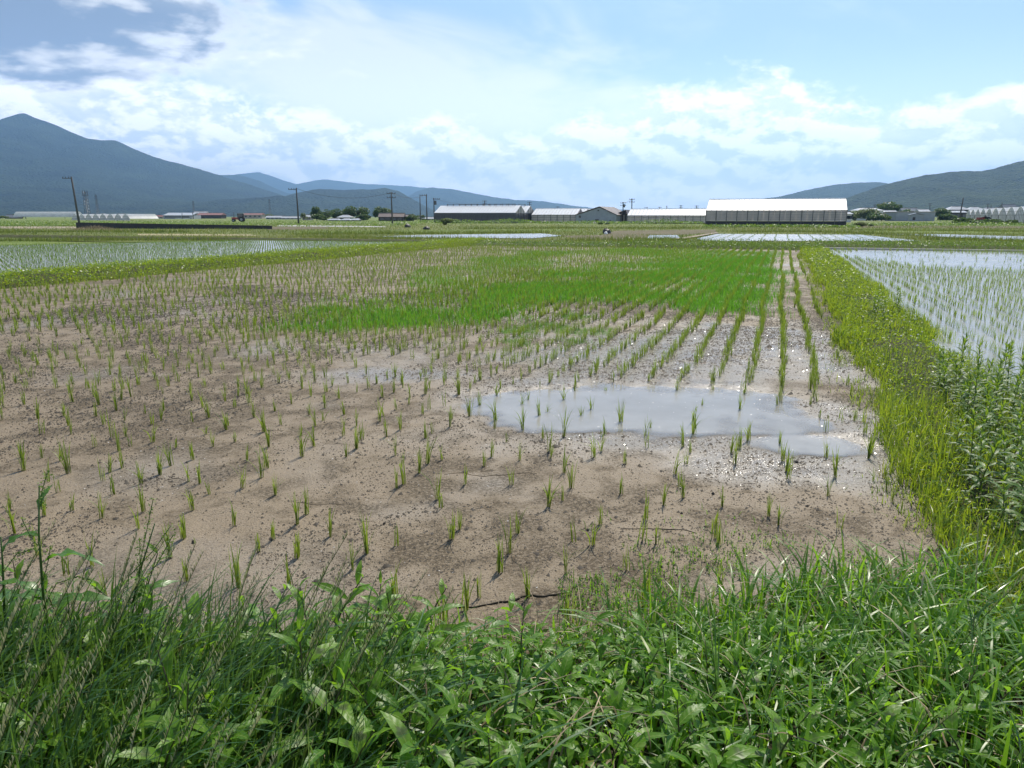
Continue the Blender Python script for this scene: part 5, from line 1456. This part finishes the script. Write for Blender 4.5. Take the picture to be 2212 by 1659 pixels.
for j, (x, y) in enumerate(SEED_XY):
    o = bpy.data.objects.new('rice_plant', vars_[int(U(0, 18))]); COL.objects.link(o)
    o.location = (x, y, sz_[j]); k = U(0.72, 1.18); o.scale = (k, k, k * U(0.85, 1.15)); o.rotation_euler = (U(-0.08, 0.08), U(-0.08, 0.08), U(0, 6.283))
    px_, py_ = proj_seed[j]
    if pm_[j] > 0.5: lb, gr = 'thin rice plant in the puddle', 'rice plants in the puddle'
    elif px_ > 1560: lb, gr = 'rice plant near the grassy bank', 'rice plants in the rows by the grassy bank'
    elif py_ > 1090: lb, gr = 'rice plant on bare mud', 'rice plants on the bare mud in front'
    elif px_ < 760: lb, gr = 'rice plant on dark mud', 'rice plants on the left of the mud'
    else: lb, gr = 'rice plant on speckled mud', 'rice plants around the puddle'
    pos_, row_ = inrow[j]
    tag(o, '%s, %s from front, %s row from the grassy bank' % (lb.replace('near the grassy bank', 'by the wet rows'), nth(pos_), nth(row_)), 'rice plant', gr)

# ------------------------------------------------------------------ broad leaved plants
def leaf_arrays(nseg=6, width=0.26, droop=0.35, fold=0.25, wavy=0.0, power=0.9, petiole=0.06, seed=0):
    """one leaf of unit length along +X"""
    r_ = np.random.default_rng(seed)
    V, la, lc = [], [], []
    for i in range(nseg + 1):
        f = i / nseg
        prof = (math.sin(math.pi * min(1, f * 0.96 + 0.03) ** power) ** 0.85) * width / 2
        if i == nseg: prof = 0.004
        x = f * (1 - 0.12 * droop * f); z = -droop * f * f * 0.6 + 0.08 * math.sin(f * 3.0)
        wv = wavy * math.sin(f * 17 + seed) * (0.5 + r_.random() * 0.5)
        V += [(x, -prof, z + fold * prof + wv * prof * 2), (x, 0, z), (x, prof, z + fold * prof - wv * prof * 2)]
        la += [f, f, f]; lc += [-1, 0, 1]
    F = []
    for i in range(nseg):
        a = 3 * i
        F += [(a, a + 3, a + 4, a + 1), (a + 1, a + 4, a + 5, a + 2)]
    return np.array(V), np.array(F), np.array(la), np.array(lc, float)
def leaf_mesh(name, mat, tint, **kw):
    V, F, la, lc = leaf_arrays(**kw)
    me = npmesh(name, V, F, {'la': la, 'lc': lc, 'tint': np.full(len(V), tint)}, True)
    me.materials.append(mat); return me

def leaf_matrix(pos, yaw, pitch, roll, scale):
    return Matrix.Translation(pos) @ Matrix.Rotation(yaw, 4, 'Z') @ Matrix.Rotation(-pitch, 4, 'Y') @ Matrix.Rotation(roll, 4, 'X') @ Matrix.Diagonal((scale, scale, scale, 1))

def soup_of(matrices, tmpl, tints, name, mat):
    """many leaves as one mass"""
    V, F, la, lc = tmpl
    A_ = np.array([np.array(m_) for m_ in matrices])
    P = np.einsum('nij,kj->nki', A_[:, :3, :3], V) + A_[:, None, :3, 3]
    N = len(A_); nv = len(V)
    Fa = (np.arange(N)[:, None, None] * nv + F[None]).reshape(-1, 4)
    return link(name, npmesh(name, P.reshape(-1, 3), Fa, {'la': np.tile(la, N), 'lc': np.tile(lc, N), 'tint': np.repeat(tints, nv)}, True), mat)

PL_LEAF = [leaf_mesh('leaf', M['persicaria'], U(0.1, 0.95), nseg=6, width=U(0.22, 0.31), droop=U(0.1, 0.55), fold=U(0.1, 0.4), wavy=0.10, seed=k) for k in range(7)]
class Plant: pass
def persicaria_variant(hh):
    p = Plant()
    lean = U(-0.08, 0.08), U(-0.08, 0.08)
    cur = lambda f: Vector((lean[0] * f * f * 1.5 * hh / 0.3, lean[1] * f * f * 1.5 * hh / 0.3, hh * f))
    mb = MB().tube([cur(k / 5) for k in range(6)], [0.0038, 0.0036, 0.0032, 0.0028, 0.0022, 0.0014], 5)
    me = bpy.data.meshes.new('stem'); me.from_pydata(mb.v, [], mb.f); me.materials.append(M['stem_red']); me.update(); p.stem = me
    p.leaves = []
    nn = int(U(8, 12)); yaw = U(0, 6.28)
    for k in range(nn):
        f = 0.22 + 0.78 * k / (nn - 1)
        yaw += 2.4 + U(-0.4, 0.4)
        sc = (0.115 * math.sin(math.pi * min(1, 0.22 + f * 0.72)) + 0.02) * U(0.8, 1.2)
        p.leaves.append((int(U(0, 7)), leaf_matrix(cur(f), yaw, 0.25 + 0.75 * f * f + U(-0.3, 0.3), U(-0.5, 0.5), sc)))
    return p
PV = [persicaria_variant(U(0.20, 0.34)) for _ in range(10)]
def put_plant(name, p, loc, rz, sc, label, cat, group, leafmeshes, tilt=0.0, ta=0.0):
    e = bpy.data.objects.new(name, None); COL.objects.link(e); e.empty_display_size = 0.1
    e.matrix_world = Matrix.Translation(loc) @ Matrix.Rotation(tilt, 4, Vector((math.cos(ta), math.sin(ta), 0))) @ Matrix.Rotation(rz, 4, 'Z') @ Matrix.Diagonal((sc, sc, sc, 1))
    o = bpy.data.objects.new('stem', p.stem); COL.objects.link(o); o.parent = e
    for li, mw in p.leaves:
        o = bpy.data.objects.new('leaf', leafmeshes[li]); COL.objects.link(o); o.parent = e; o.matrix_local = mw
    return tag(e, label, cat, group)

def bank_sample(N, x0, x1, yback, front=0.0):
    x = U(x0, x1, N); y = yback + (bank_edge(x) + front - yback) * rng.random(N)
    return x, y
# single plants: those standing highest and nearest
pts_ = []
tries = 0
while len(pts_) < 190 and tries < 6000:
    tries += 1
    x = U(-1.75, 1.35); y = U(1.45, 2.75)
    e_ = float(bank_edge(np.array([x]))[0])
    if y > e_ - 0.02: continue
    dens = (0.55 if x < -1.0 else 1.0) if x < 0.15 else (0.65 if x < 0.8 else 0.28)
    if x > -0.35 and y > e_ - 0.28: dens *= 0.25
    if U(0, 1) > dens: continue
    if any((x - a) ** 2 + (y - b) ** 2 < 0.085 ** 2 for a, b in pts_): continue
    q_ = proj([[x, y, 0.3]])[0]
    if not (-60 < q_[0] < 2270 and q_[1] < 1740): continue
    pts_.append((x, y))
for (x, y) in pts_:
    e_ = float(bank_edge(np.array([x]))[0])
    tall = 1.12 if x < -0.2 else 0.8
    if e_ - y < 0.25 and x > -0.3: tall *= 0.7
    z = float(bankz(np.array([x]), np.array([y]))[0])
    if x < -0.3: lb, gr = 'broad leaved weed on the bank among the tall seeding grass', 'broad leaved weeds left of the middle of the bank'
    elif x < 0.55: lb, gr = 'broad leaved weed with dark leaf blotches in the middle of the bank', 'broad leaved weeds in the middle of the bank'
    else: lb, gr = 'broad leaved weed standing in the wide bladed grass of the bank', 'broad leaved weeds in the wide bladed grass'
    put_plant('broadleaf_weed', PV[int(U(0, 10))], (x, y, z), U(0, 6.28), U(0.8, 1.2) * tall, lb, 'weed', gr, PL_LEAF, U(0, 0.18), U(0, 6.28))
# the mass of smaller leaves below them
mats, tn = [], []
x, y = bank_sample(4300, -2.6, 2.0, 0.9, 0.03)
for a, b in zip(x, y):
    w_ = 1.0 if a < 0.2 else 0.55
    if a > -0.3 and b > float(2.5 + 0.11 * a) - 0.3: w_ *= 0.35
    if U(0, 1) > w_: continue
    z = max(0.0, min(0.13, (2.5 + 0.11 * a - b) * 0.16))
    hh = U(0.02, 0.26) * (1.15 if a < 0 else 0.75)
    if 2.5 + 0.11 * a - b < 0.25: hh *= 0.5
    mats.append(leaf_matrix(Vector((a, b, z + hh)), U(0, 6.28), U(-0.3, 0.8), U(-0.6, 0.6), U(0.05, 0.105)))
    tn.append(U(0, 1))
tag(soup_of(mats, leaf_arrays(6, 0.27, 0.3, 0.25, 0.08, seed=3), np.array(tn), 'undergrowth_leaves', M['persicaria']), 'tangle of broad green leaves low on the near bank', 'undergrowth', kind='stuff')

# goldenrod on the levee
GL = [leaf_mesh('leaf', M['goldenrod'], U(0.1, 0.9), nseg=5, width=U(0.17, 0.22), droop=U(0.25, 0.6), fold=U(0.15, 0.35), power=0.8, seed=20 + k) for k in range(5)]
def goldenrod_variant(hh):
    p = Plant()
    lean = U(-0.05, 0.05), U(-0.05, 0.05)
    cur = lambda f: Vector((lean[0] * f * f, lean[1] * f * f, hh * f))
    mb = MB().tube([cur(k / 4) for k in range(5)], [0.004, 0.0037, 0.0032, 0.0025, 0.0015], 5)
    me = bpy.data.meshes.new('stem'); me.from_pydata(mb.v, [], mb.f); me.materials.append(M['stem_dark']); me.update(); p.stem = me
    p.leaves = []; yaw = U(0, 6.28); nn = int(U(24, 29))
    for k in range(nn):
        f = 0.14 + 0.86 * (k / (nn - 1)) ** 0.85
        yaw += 2.4 + U(-0.2, 0.2)
        sc = 0.118 * (1.0 - 0.45 * max(0, (f - 0.75) / 0.25)) * U(0.85, 1.15)
        p.leaves.append((int(U(0, 5)), leaf_matrix(cur(f), yaw, 0.35 + 0.85 * max(0, f - 0.55) / 0.45 + U(-0.2, 0.2), U(-0.2, 0.2), sc)))
    return p
GV = [goldenrod_variant(U(0.32, 0.45)) for _ in range(7)]
gpts = []
tries = 0
while len(gpts) < 52 and tries < 6000:
    tries += 1
    t_ = U(2.7, 7.6); s_ = U(1.12, 2.08)
    if t_ > 5.2 and s_ < 1.35: continue
    if U(0, 1) > (0.9 if t_ < 5.5 else 0.5): continue
    x, y = st(s_, t_)
    q_ = proj([[x, y, 0.4]])[0]
    if q_[0] > 2240: continue
    if any((x - a) ** 2 + (y - b) ** 2 < 0.13 ** 2 for a, b in gpts): continue
    gpts.append((x, y))
gpts.sort(key=lambda p_: -p_[1])
for j, (x, y) in enumerate(gpts):
    put_plant('goldenrod_plant', GV[j % 7], (x, y, 0.06), U(0, 6.28), U(0.78, 1.12), 'upright goldenrod plant with whorled narrow leaves on the bank between the paddies', 'plant',
              'goldenrod plants on the bank', GL, U(0, 0.08), U(0, 6.28))
# a further clump up the levee
for j in range(10):
    x, y = st(U(1.25, 1.95), U(12.0, 13.6))
    put_plant('goldenrod_plant', GV[j % 7], (x, y, 0.06), U(0, 6.28), U(0.7, 0.95), 'goldenrod plant in the small distant clump on the grassy bank', 'plant', 'distant goldenrod clump', GL)

# ------------------------------------------------------------------ tall seeding grass, left
def ryegrass_variant(hh):
    lean = U(0.22, 0.46) * hh
    cur = lambda f: Vector((lean * f ** 1.7, U(-0.001, 0.001), hh * f * (1 - 0.06 * f)))
    pts_ = [cur(k / 8) for k in range(9)]
    st_m = MB().tube(pts_, [0.0020 - 0.0011 * k / 8 for k in range(9)], 4)
    sp_ = Cloud()
    n_ = int(U(24, 30)); b_, d_ = [], []
    for k in range(n_):
        f = 0.66 + 0.34 * k / (n_ - 1)
        b_.append(cur(f)[:]); d_.append(0 if k % 2 else math.pi)
    N = len(b_)
    sp_.blades(np.array(b_), U(0.018, 0.028, N), U(0.0050, 0.0072, N), np.array(d_) + U(-0.5, 0.5, N), U(0.10, 0.28, N), segs=3, tint=np.clip(rng.normal(0.4, 0.25, N), 0, 1))
    lf = Cloud()
    N = 3
    b_ = np.array([cur(f)[:] for f in (0.12, 0.30, 0.46)])
    lf.blades(b_, U(0.20, 0.34, N), U(0.006, 0.009, N), U(-0.9, 0.9, N), U(0.35, 0.9, N), segs=6, tint=U(0.2, 0.8, N))
    res = []
    me = bpy.data.meshes.new('stem'); me.from_pydata(st_m.v, [], st_m.f); me.materials.append(M['stem_dark']); me.update(); res.append(('stem', me))
    me = sp_.mesh('seed_spike'); me.materials.append(M['seed']); res.append(('seed_spike', me))
    me = lf.mesh('blade'); me.materials.append(M['dark_grass']); res.append(('blade', me))
    return res
RV = [ryegrass_variant(U(0.62, 0.86)) for _ in range(12)]
def rye(x, y, sc, rz, label, group):
    z = float(bankz(np.array([x]), np.array([y]))[0])
    e = empty('seeding_grass', (x, y, z), rz); e.scale = (sc, sc, sc); e.empty_display_size = 0.1
    for nm_, me in RV[int(U(0, 12))]:
        o = bpy.data.objects.new(nm_, me); COL.objects.link(o); o.parent = e
    tag(e, label, 'grass', group, 'thing')
for j in range(150):
    y = U(1.12, 2.15)
    x = -2.1 + 1.65 * rng.random() ** 1.35
    rye(x, y, U(0.60, 0.90) if x > -1.2 else U(0.70, 0.98), rng.normal(0.0, 0.32), 'tall grass stalk with a seed spike leaning over at the left of the bank', 'tall seeding grass at the left')
for x_, y_ in ((-0.42, 1.75), (-0.40, 1.68), (-0.46, 1.82), (-0.36, 1.72), (-0.48, 1.70), (-0.33, 1.66), (-0.52, 1.78), (-0.44, 1.62), (-0.56, 1.74), (-0.30, 1.78), (-0.50, 1.64)):
    rye(x_, y_, U(0.62, 0.80), rng.normal(0.1, 0.15), 'dark upright grass stalk in the tuft against the mud left of the middle', 'dark tuft of seeding grass')
for j in range(14):
    rye(U(0.5, 1.75), U(1.35, 2.1), U(0.5, 0.78), rng.normal(0, 0.9), 'lone pale seed stalk rising from the wide bladed grass', 'seed stalks in the wide bladed grass')
cl = Cloud()
N = 5200
y = U(0.95, 2.2, N); x = -2.5 + 2.1 * rng.random(N) ** 1.25
k = y < bank_edge(x) - 0.15
x, y = x[k], y[k]; N = len(x)
cl.blades(np.stack([x, y, bankz(x, y)], 1), U(0.20, 0.50, N), U(0.005, 0.011, N), rng.normal(0.1, 0.9, N), np.abs(rng.normal(0.38, 0.25, N)), segs=5)
N = 3600
y = U(0.95, 2.1, N); x = -3.1 + 2.3 * rng.random(N)
cl.blades(np.stack([x, y, bankz(x, y)], 1), U(0.30, 0.62, N), U(0.005, 0.010, N), rng.normal(0.05, 0.8, N), np.abs(rng.normal(0.42, 0.25, N)), segs=6, tint=np.clip(rng.normal(0.4, 0.28, N), 0, 1))
N = 420
y = U(1.0, 1.9, N); x = -2.3 + 2.3 * rng.random(N)
cl.blades(np.stack([x, y, bankz(x, y)], 1), U(0.26, 0.50, N), U(0.010, 0.016, N), rng.normal(0.1, 1.3, N), np.abs(rng.normal(0.7, 0.3, N)), segs=7, tint=U(0.3, 0.9, N))
N = 520
x = rng.normal(-0.45, 0.11, N); y = rng.normal(1.70, 0.09, N)
cl.blades(np.stack([x, y, bankz(x, y)], 1), U(0.18, 0.42, N), U(0.004, 0.009, N), rng.normal(0.2, 1.0, N), np.abs(rng.normal(0.28, 0.2, N)), segs=5)
tag(link('tall_grass', cl.mesh('tall_grass'), M['dark_grass']), 'dark green tall grass bending to the right in the near left corner', 'grass', kind='stuff')

# wide bladed grass, right and scattered
cl = Cloud()
N = 7000
x = U(0.35, 3.6, N); y = 1.0 + (bank_edge(x) + 0.12 - 1.0) * rng.random(N)
k = rng.random(N) < np.clip((x - 0.2) / 0.9, 0.12, 1)
x, y = x[k], y[k]; N = len(x)
cl.blades(np.stack([x, y, bankz(x, y)], 1), U(0.14, 0.34, N), U(0.007, 0.015, N), U(0, 6.283, N), np.abs(rng.normal(0.65, 0.38, N)), segs=6, tint=np.clip(rng.normal(0.45, 0.25, N), 0, 1))
N = 1500
x, y = bank_sample(N, -0.6, 0.9, 1.0, 0.02)
cl.blades(np.stack([x, y, bankz(x, y)], 1), U(0.10, 0.26, N), U(0.005, 0.012, N), U(0, 6.283, N), np.abs(rng.normal(0.6, 0.35, N)), segs=5, tint=np.clip(rng.normal(0.5, 0.25, N), 0, 1))
# short fringe on the wet edge
N = 4200
x = U(-2.4, 2.6, N); y = bank_edge(x) + rng.normal(-0.02, 0.10, N)
k = fbm(x * 2.5, y * 2.5, 3, 66) > 0.43
x, y = x[k], y[k]; N = len(x)
cl.blades(np.stack([x, y, bankz(x, y)], 1), U(0.03, 0.11, N), U(0.003, 0.006, N), U(0, 6.283, N), np.abs(rng.normal(0.5, 0.3, N)), segs=3)
tag(link('bank_grass', cl.mesh('bank_grass'), M['grass']), 'fresh wide bladed grass arching over the near right of the bank', 'grass', kind='stuff')
cl = Cloud()
x, y = bank_sample(9000, -2.6, 2.9, 0.9, 0.05)
leafquads(cl, x, y, bankz(x, y) + U(0.0, 0.10, len(x)), U(0.008, 0.02, len(x)))
tag(link('ground_cover', cl.mesh('ground_cover'), M['weed']), 'small creeping leaves covering the soil of the near bank', 'ground cover', kind='stuff')
# straw washed up along the edge
cl = Cloud()
N = 1500
x = np.concatenate([U(0.3, 2.3, 1000), U(-2.2, 0.3, 500)]); y = bank_edge(x) + np.abs(rng.normal(0.10, 0.22, N))
s_, t_ = to_st(x, y); k = s_ < 1.3
x, y = x[k], y[k]; N = len(x)
cl.blades(np.stack([x, y, mudh(x, y) + 0.004], 1), U(0.004, 0.014, N), U(0.0015, 0.003, N), U(0, 6.283, N), U(5, 14, N), segs=2)
tag(link('straw_litter', cl.mesh('straw_litter'), M['straw']), 'dead straw bits washed up at the edge of the mud', 'straw', kind='stuff')

# ------------------------------------------------------------------ docks
DL = [leaf_mesh('leaf', M['dock'], U(0.2, 0.9), nseg=9, width=0.22, droop=U(0.5, 1.0), fold=0.25, wavy=0.28, seed=40 + k) for k in range(4)]
def seed_spike(path, n_, size):
    cl = Cloud()
    P_ = []
    for k in range(n_):
        f = k / (n_ - 1)
        i0 = min(int(f * (len(path) - 1)), len(path) - 2); g_ = f * (len(path) - 1) - i0
        c_ = Vector(path[i0]).lerp(Vector(path[i0 + 1]), g_)
        for m_ in range(9): P_.append((c_.x + rng.normal(0, size), c_.y + rng.normal(0, size), c_.z + rng.normal(0, size * 0.6)))
    P_ = np.array(P_)
    leafquads(cl, P_[:, 0], P_[:, 1], P_[:, 2], U(0.003, 0.006, len(P_)))
    return cl
def dock(label, base, pts_, leaves, spikes):
    e = tag(empty('dock_plant', base), label, 'plant')
    MB().tube(pts_, [0.0065 - 0.0045 * k / (len(pts_) - 1) for k in range(len(pts_))], 6).build('stem', M['stem_green'], e, True)
    for (z, yaw, pit, sc, li) in leaves:
        f = z / pts_[-1][2]; sc *= 1.3; i0 = min(int(f * (len(pts_) - 1)), len(pts_) - 2); g_ = f * (len(pts_) - 1) - i0
        link('leaf', DL[li], None, e, mw=leaf_matrix(Vector(pts_[i0]).lerp(Vector(pts_[i0 + 1]), g_), yaw, pit, U(-0.4, 0.4), sc))
    for path, n_, size in spikes:
        MB().tube(path, 0.0016, 4).build('branch', M['stem_green'], e)
        link('seed_spike', seed_spike(path, n_, size).mesh('seed_spike'), M['dock_seed'], e)
M['dock_seed'] = leaf_mat('dock_seed', [(0, (0.07, 0.14, 0.02)), (0.6, (0.12, 0.20, 0.03)), (1, (0.20, 0.24, 0.07))], 0.35, (0.35, 0.5, 0.05), 0.5, 0.3)
bz = lambda x, y: float(bankz(np.array([x]), np.array([y]))[0])
dock('tall dock plant with curling leaves at the left edge of the bank', (-1.50, 2.08, bz(-1.5, 2.08)),
     [(0, 0, 0), (0.005, 0, 0.2), (0.015, 0, 0.42), (0.03, 0, 0.6), (0.055, 0, 0.76)],
     [(0.10, -0.3, 0.7, 0.24, 0), (0.14, 2.6, 0.8, 0.22, 1), (0.20, 0.6, 0.6, 0.20, 2), (0.30, 0.1, 0.5, 0.17, 3), (0.34, 3.0, 0.7, 0.15, 0), (0.46, 0.15, 0.45, 0.15, 1), (0.56, 2.9, 0.3, 0.05, 2), (0.66, 1.2, 1.2, 0.07, 3), (0.25, -2.2, 0.5, 0.18, 2)],
     [([(0.05, 0, 0.68), (0.06, 0, 0.74), (0.085, 0.0, 0.80)], 9, 0.008), ([(0.02, 0, 0.56), (0.0, 0, 0.60), (-0.015, 0, 0.65)], 6, 0.006), ([(0.015, 0, 0.36), (0.06, 0, 0.43), (0.13, 0, 0.455), (0.17, 0, 0.445)], 12, 0.006), ([(0.02, 0, 0.44), (0.05, 0, 0.52), (0.06, 0, 0.56)], 7, 0.006)])
dock('dock plant at the left edge, partly outside the picture', (-1.66, 2.12, bz(-1.66, 2.12)),
     [(0, 0, 0), (0.0, 0, 0.15), (0.01, 0, 0.32), (0.03, 0, 0.48), (0.04, 0, 0.58)],
     [(0.08, 0.3, 0.6, 0.22, 1), (0.2, 0.9, 0.7, 0.20, 2), (0.3, 0.0, 0.6, 0.17, 0), (0.4, 2.7, 0.5, 0.14, 3), (0.5, 0.5, 0.9, 0.09, 1), (0.25, 2.0, 0.5, 0.2, 2)],
     [([(0.03, 0, 0.46), (0.08, 0, 0.52), (0.14, 0, 0.54)], 9, 0.006)])
br = []
for k, (a, z0, dxx, ll) in enumerate([(0, 0.30, 0.17, 0.38), (1, 0.24, 0.09, 0.30), (2, 0.20, 0.14, 0.22), (3, 0.34, 0.26, 0.22), (4, 0.16, 0.03, 0.24), (5, 0.42, 0.22, 0.16)]):
    br.append(([(0.02 + 0.1 * z0, U(-0.02, 0.02), z0), (0.02 + 0.1 * z0 + dxx * 0.35, U(-0.03, 0.03), z0 + ll * 0.5), (0.02 + 0.1 * z0 + dxx * 0.62, U(-0.03, 0.03), z0 + ll)], int(16 * ll / 0.3) + 5, 0.0065))
dock('branching dock plant with green seed spikes above the tall grass', (-1.33, 2.2, bz(-1.33, 2.2)),
     [(0, 0, 0), (0.02, 0, 0.15), (0.05, 0, 0.3), (0.10, 0, 0.45), (0.16, 0, 0.60)],
     [(0.10, 0.3, 0.5, 0.20, 0), (0.16, 2.4, 0.6, 0.18, 1), (0.22, -0.4, 0.4, 0.16, 2), (0.32, 0.6, 0.5, 0.12, 3), (0.05, 3.6, 0.5, 0.22, 2)], br)

# ------------------------------------------------------------------ sticks and clods on the mud
def stick(label, pix, rad, group=None):
    P_ = []
    for (x, y) in pix:
        g = gp(x, y); z = float(mudh(np.array([g.x]), np.array([g.y]))[0]); P_.append((g.x, g.y, z + rad * 0.5))
    fine_ = []
    for a, b in zip(P_[:-1], P_[1:]):
        for k in range(4):
            f = k / 4; fine_.append(tuple(a[i] + (b[i] - a[i]) * f + (rng.normal(0, 0.004) if k else 0) * (i < 2) for i in range(3)))
    fine_.append(P_[-1])
    fine_ = [(a, b, float(mudh(np.array([a]), np.array([b]))[0]) + rad * 0.5) for a, b, _ in fine_]
    n_ = len(fine_)
    tag(MB().tube(fine_, [rad * (0.5 + 0.5 * math.sin(math.pi * (k + 0.5) / n_)) for k in range(n_)], 5).build('root_strand', M['twig'], None, True), label, 'root', group)
stick('longest dark root strand on the mud just above the middle weeds', [(985, 1320), (1060, 1311), (1105, 1306), (1150, 1294), (1200, 1291), (1235, 1283)], 0.0055)
stick('dark root strand curving across bare mud below the puddle', [(960, 1033), (1000, 1030), (1040, 1036), (1090, 1037), (1130, 1029), (1160, 1030)], 0.0022)
stick('dark root strand near the bare corner of the mud', [(1340, 1152), (1380, 1150), (1420, 1148), (1470, 1152), (1505, 1160)], 0.0028)
stick('dark strand left of the curved one below the puddle', [(640, 1090), (675, 1096), (720, 1093), (745, 1098)], 0.002)
for k in range(16):
    x0, y0 = U(120, 1900), U(930, 1290); ln = U(18, 55); a = U(-0.5, 0.5)
    stick('short dark straw lying on the mud', [(x0, y0), (x0 + ln * 0.5, y0 + a * ln * 0.3), (x0 + ln, y0 + a * ln * 0.25 + U(-3, 3))], U(0.001, 0.0018), 'short dark straws on the mud')
for k, (x, y) in enumerate([(947, 845), (1147, 874), (1291, 900), (1142, 986), (1270, 1154), (1472, 1118), (1706, 966), (1743, 1104), (1560, 844), (1105, 821), (1905, 965), (1720, 1005), (830, 1140), (420, 1180), (1540, 1075)]):
    lump('mud_clod', 'small dark wet clod lying on the mud', x, y, U(0.016, 0.034), U(0.009, 0.018), 'clod', 'clod', 'dark clods on the mud', seed=60 + k)
# clover heads on the levee
cv_me = MB()
for k in range(3):
    cv_me.tube([(0, 0, 0.0 if k == 0 else 0.004 * k), (0, 0, 0.005 + 0.004 * k)], [0.0075 - 0.002 * k, 0.0085 - 0.003 * k], 7)
cm = bpy.data.meshes.new('flower_head'); cm.from_pydata(cv_me.v, [], cv_me.f); cm.materials.append(M['white_flower']); cm.update()
sm = bpy.data.meshes.new('stalk'); mb = MB().tube([(0, 0, -0.17), (0, 0, 0)], 0.0012, 4); sm.from_pydata(mb.v, [], mb.f); sm.materials.append(M['stem_green']); sm.update()
for k in range(34):
    x, y = st(U(1.35, 1.95), U(4.2, 11.5))
    e = empty('clover_flower', (x, y, 0.21 + U(-0.02, 0.05))); e.empty_display_size = 0.05
    for nm_, me in (('flower_head', cm), ('stalk', sm)):
        o = bpy.data.objects.new(nm_, me); COL.objects.link(o); o.parent = e
    sc = U(0.9, 1.5); e.scale = (sc, sc, 1)
    tag(e, 'small whitish clover flower in the grass of the bank between paddies', 'flower', 'clover flowers on the bank')

# stray small weeds on the damp corner of the mud
cl = Cloud()
N = 5200
x = U(0.2, 2.6, N); y = 2.5 + 0.11 * x + np.abs(rng.normal(0.0, 0.38, N))
s_, t_ = to_st(x, y)
k = (s_ < 1.15) & (fbm(x * 3.2, y * 3.2, 3, 121) > 0.52)
x, y = x[k], y[k]; N = len(x)
cl.blades(np.stack([x, y, mudh(x, y)], 1), U(0.015, 0.07, N), U(0.003, 0.006, N), U(0, 6.283, N), np.abs(rng.normal(0.5, 0.3, N)), segs=2)
leafquads(cl, x, y, mudh(x, y) + U(0.003, 0.02, N), U(0.004, 0.010, N))
tag(link('mud_weeds', cl.mesh('mud_weeds'), M['grass']), 'tiny weeds sprouting on the damp mud beside the grassy bank', 'weeds', kind='stuff')

# dead blades caught in the growth of the bank
cl = Cloud()
x, y = bank_sample(700, -2.4, 2.6, 1.1, 0.02)
cl.blades(np.stack([x, y, bankz(x, y) + U(0.0, 0.16, len(x))], 1), U(0.06, 0.22, len(x)), U(0.003, 0.007, len(x)), U(0, 6.283, len(x)), U(0.5, 2.2, len(x)), segs=4)
tag(link('dead_grass', cl.mesh('dead_grass'), M['straw']), 'dry brown blades caught among the green growth of the near bank', 'grass', kind='stuff')
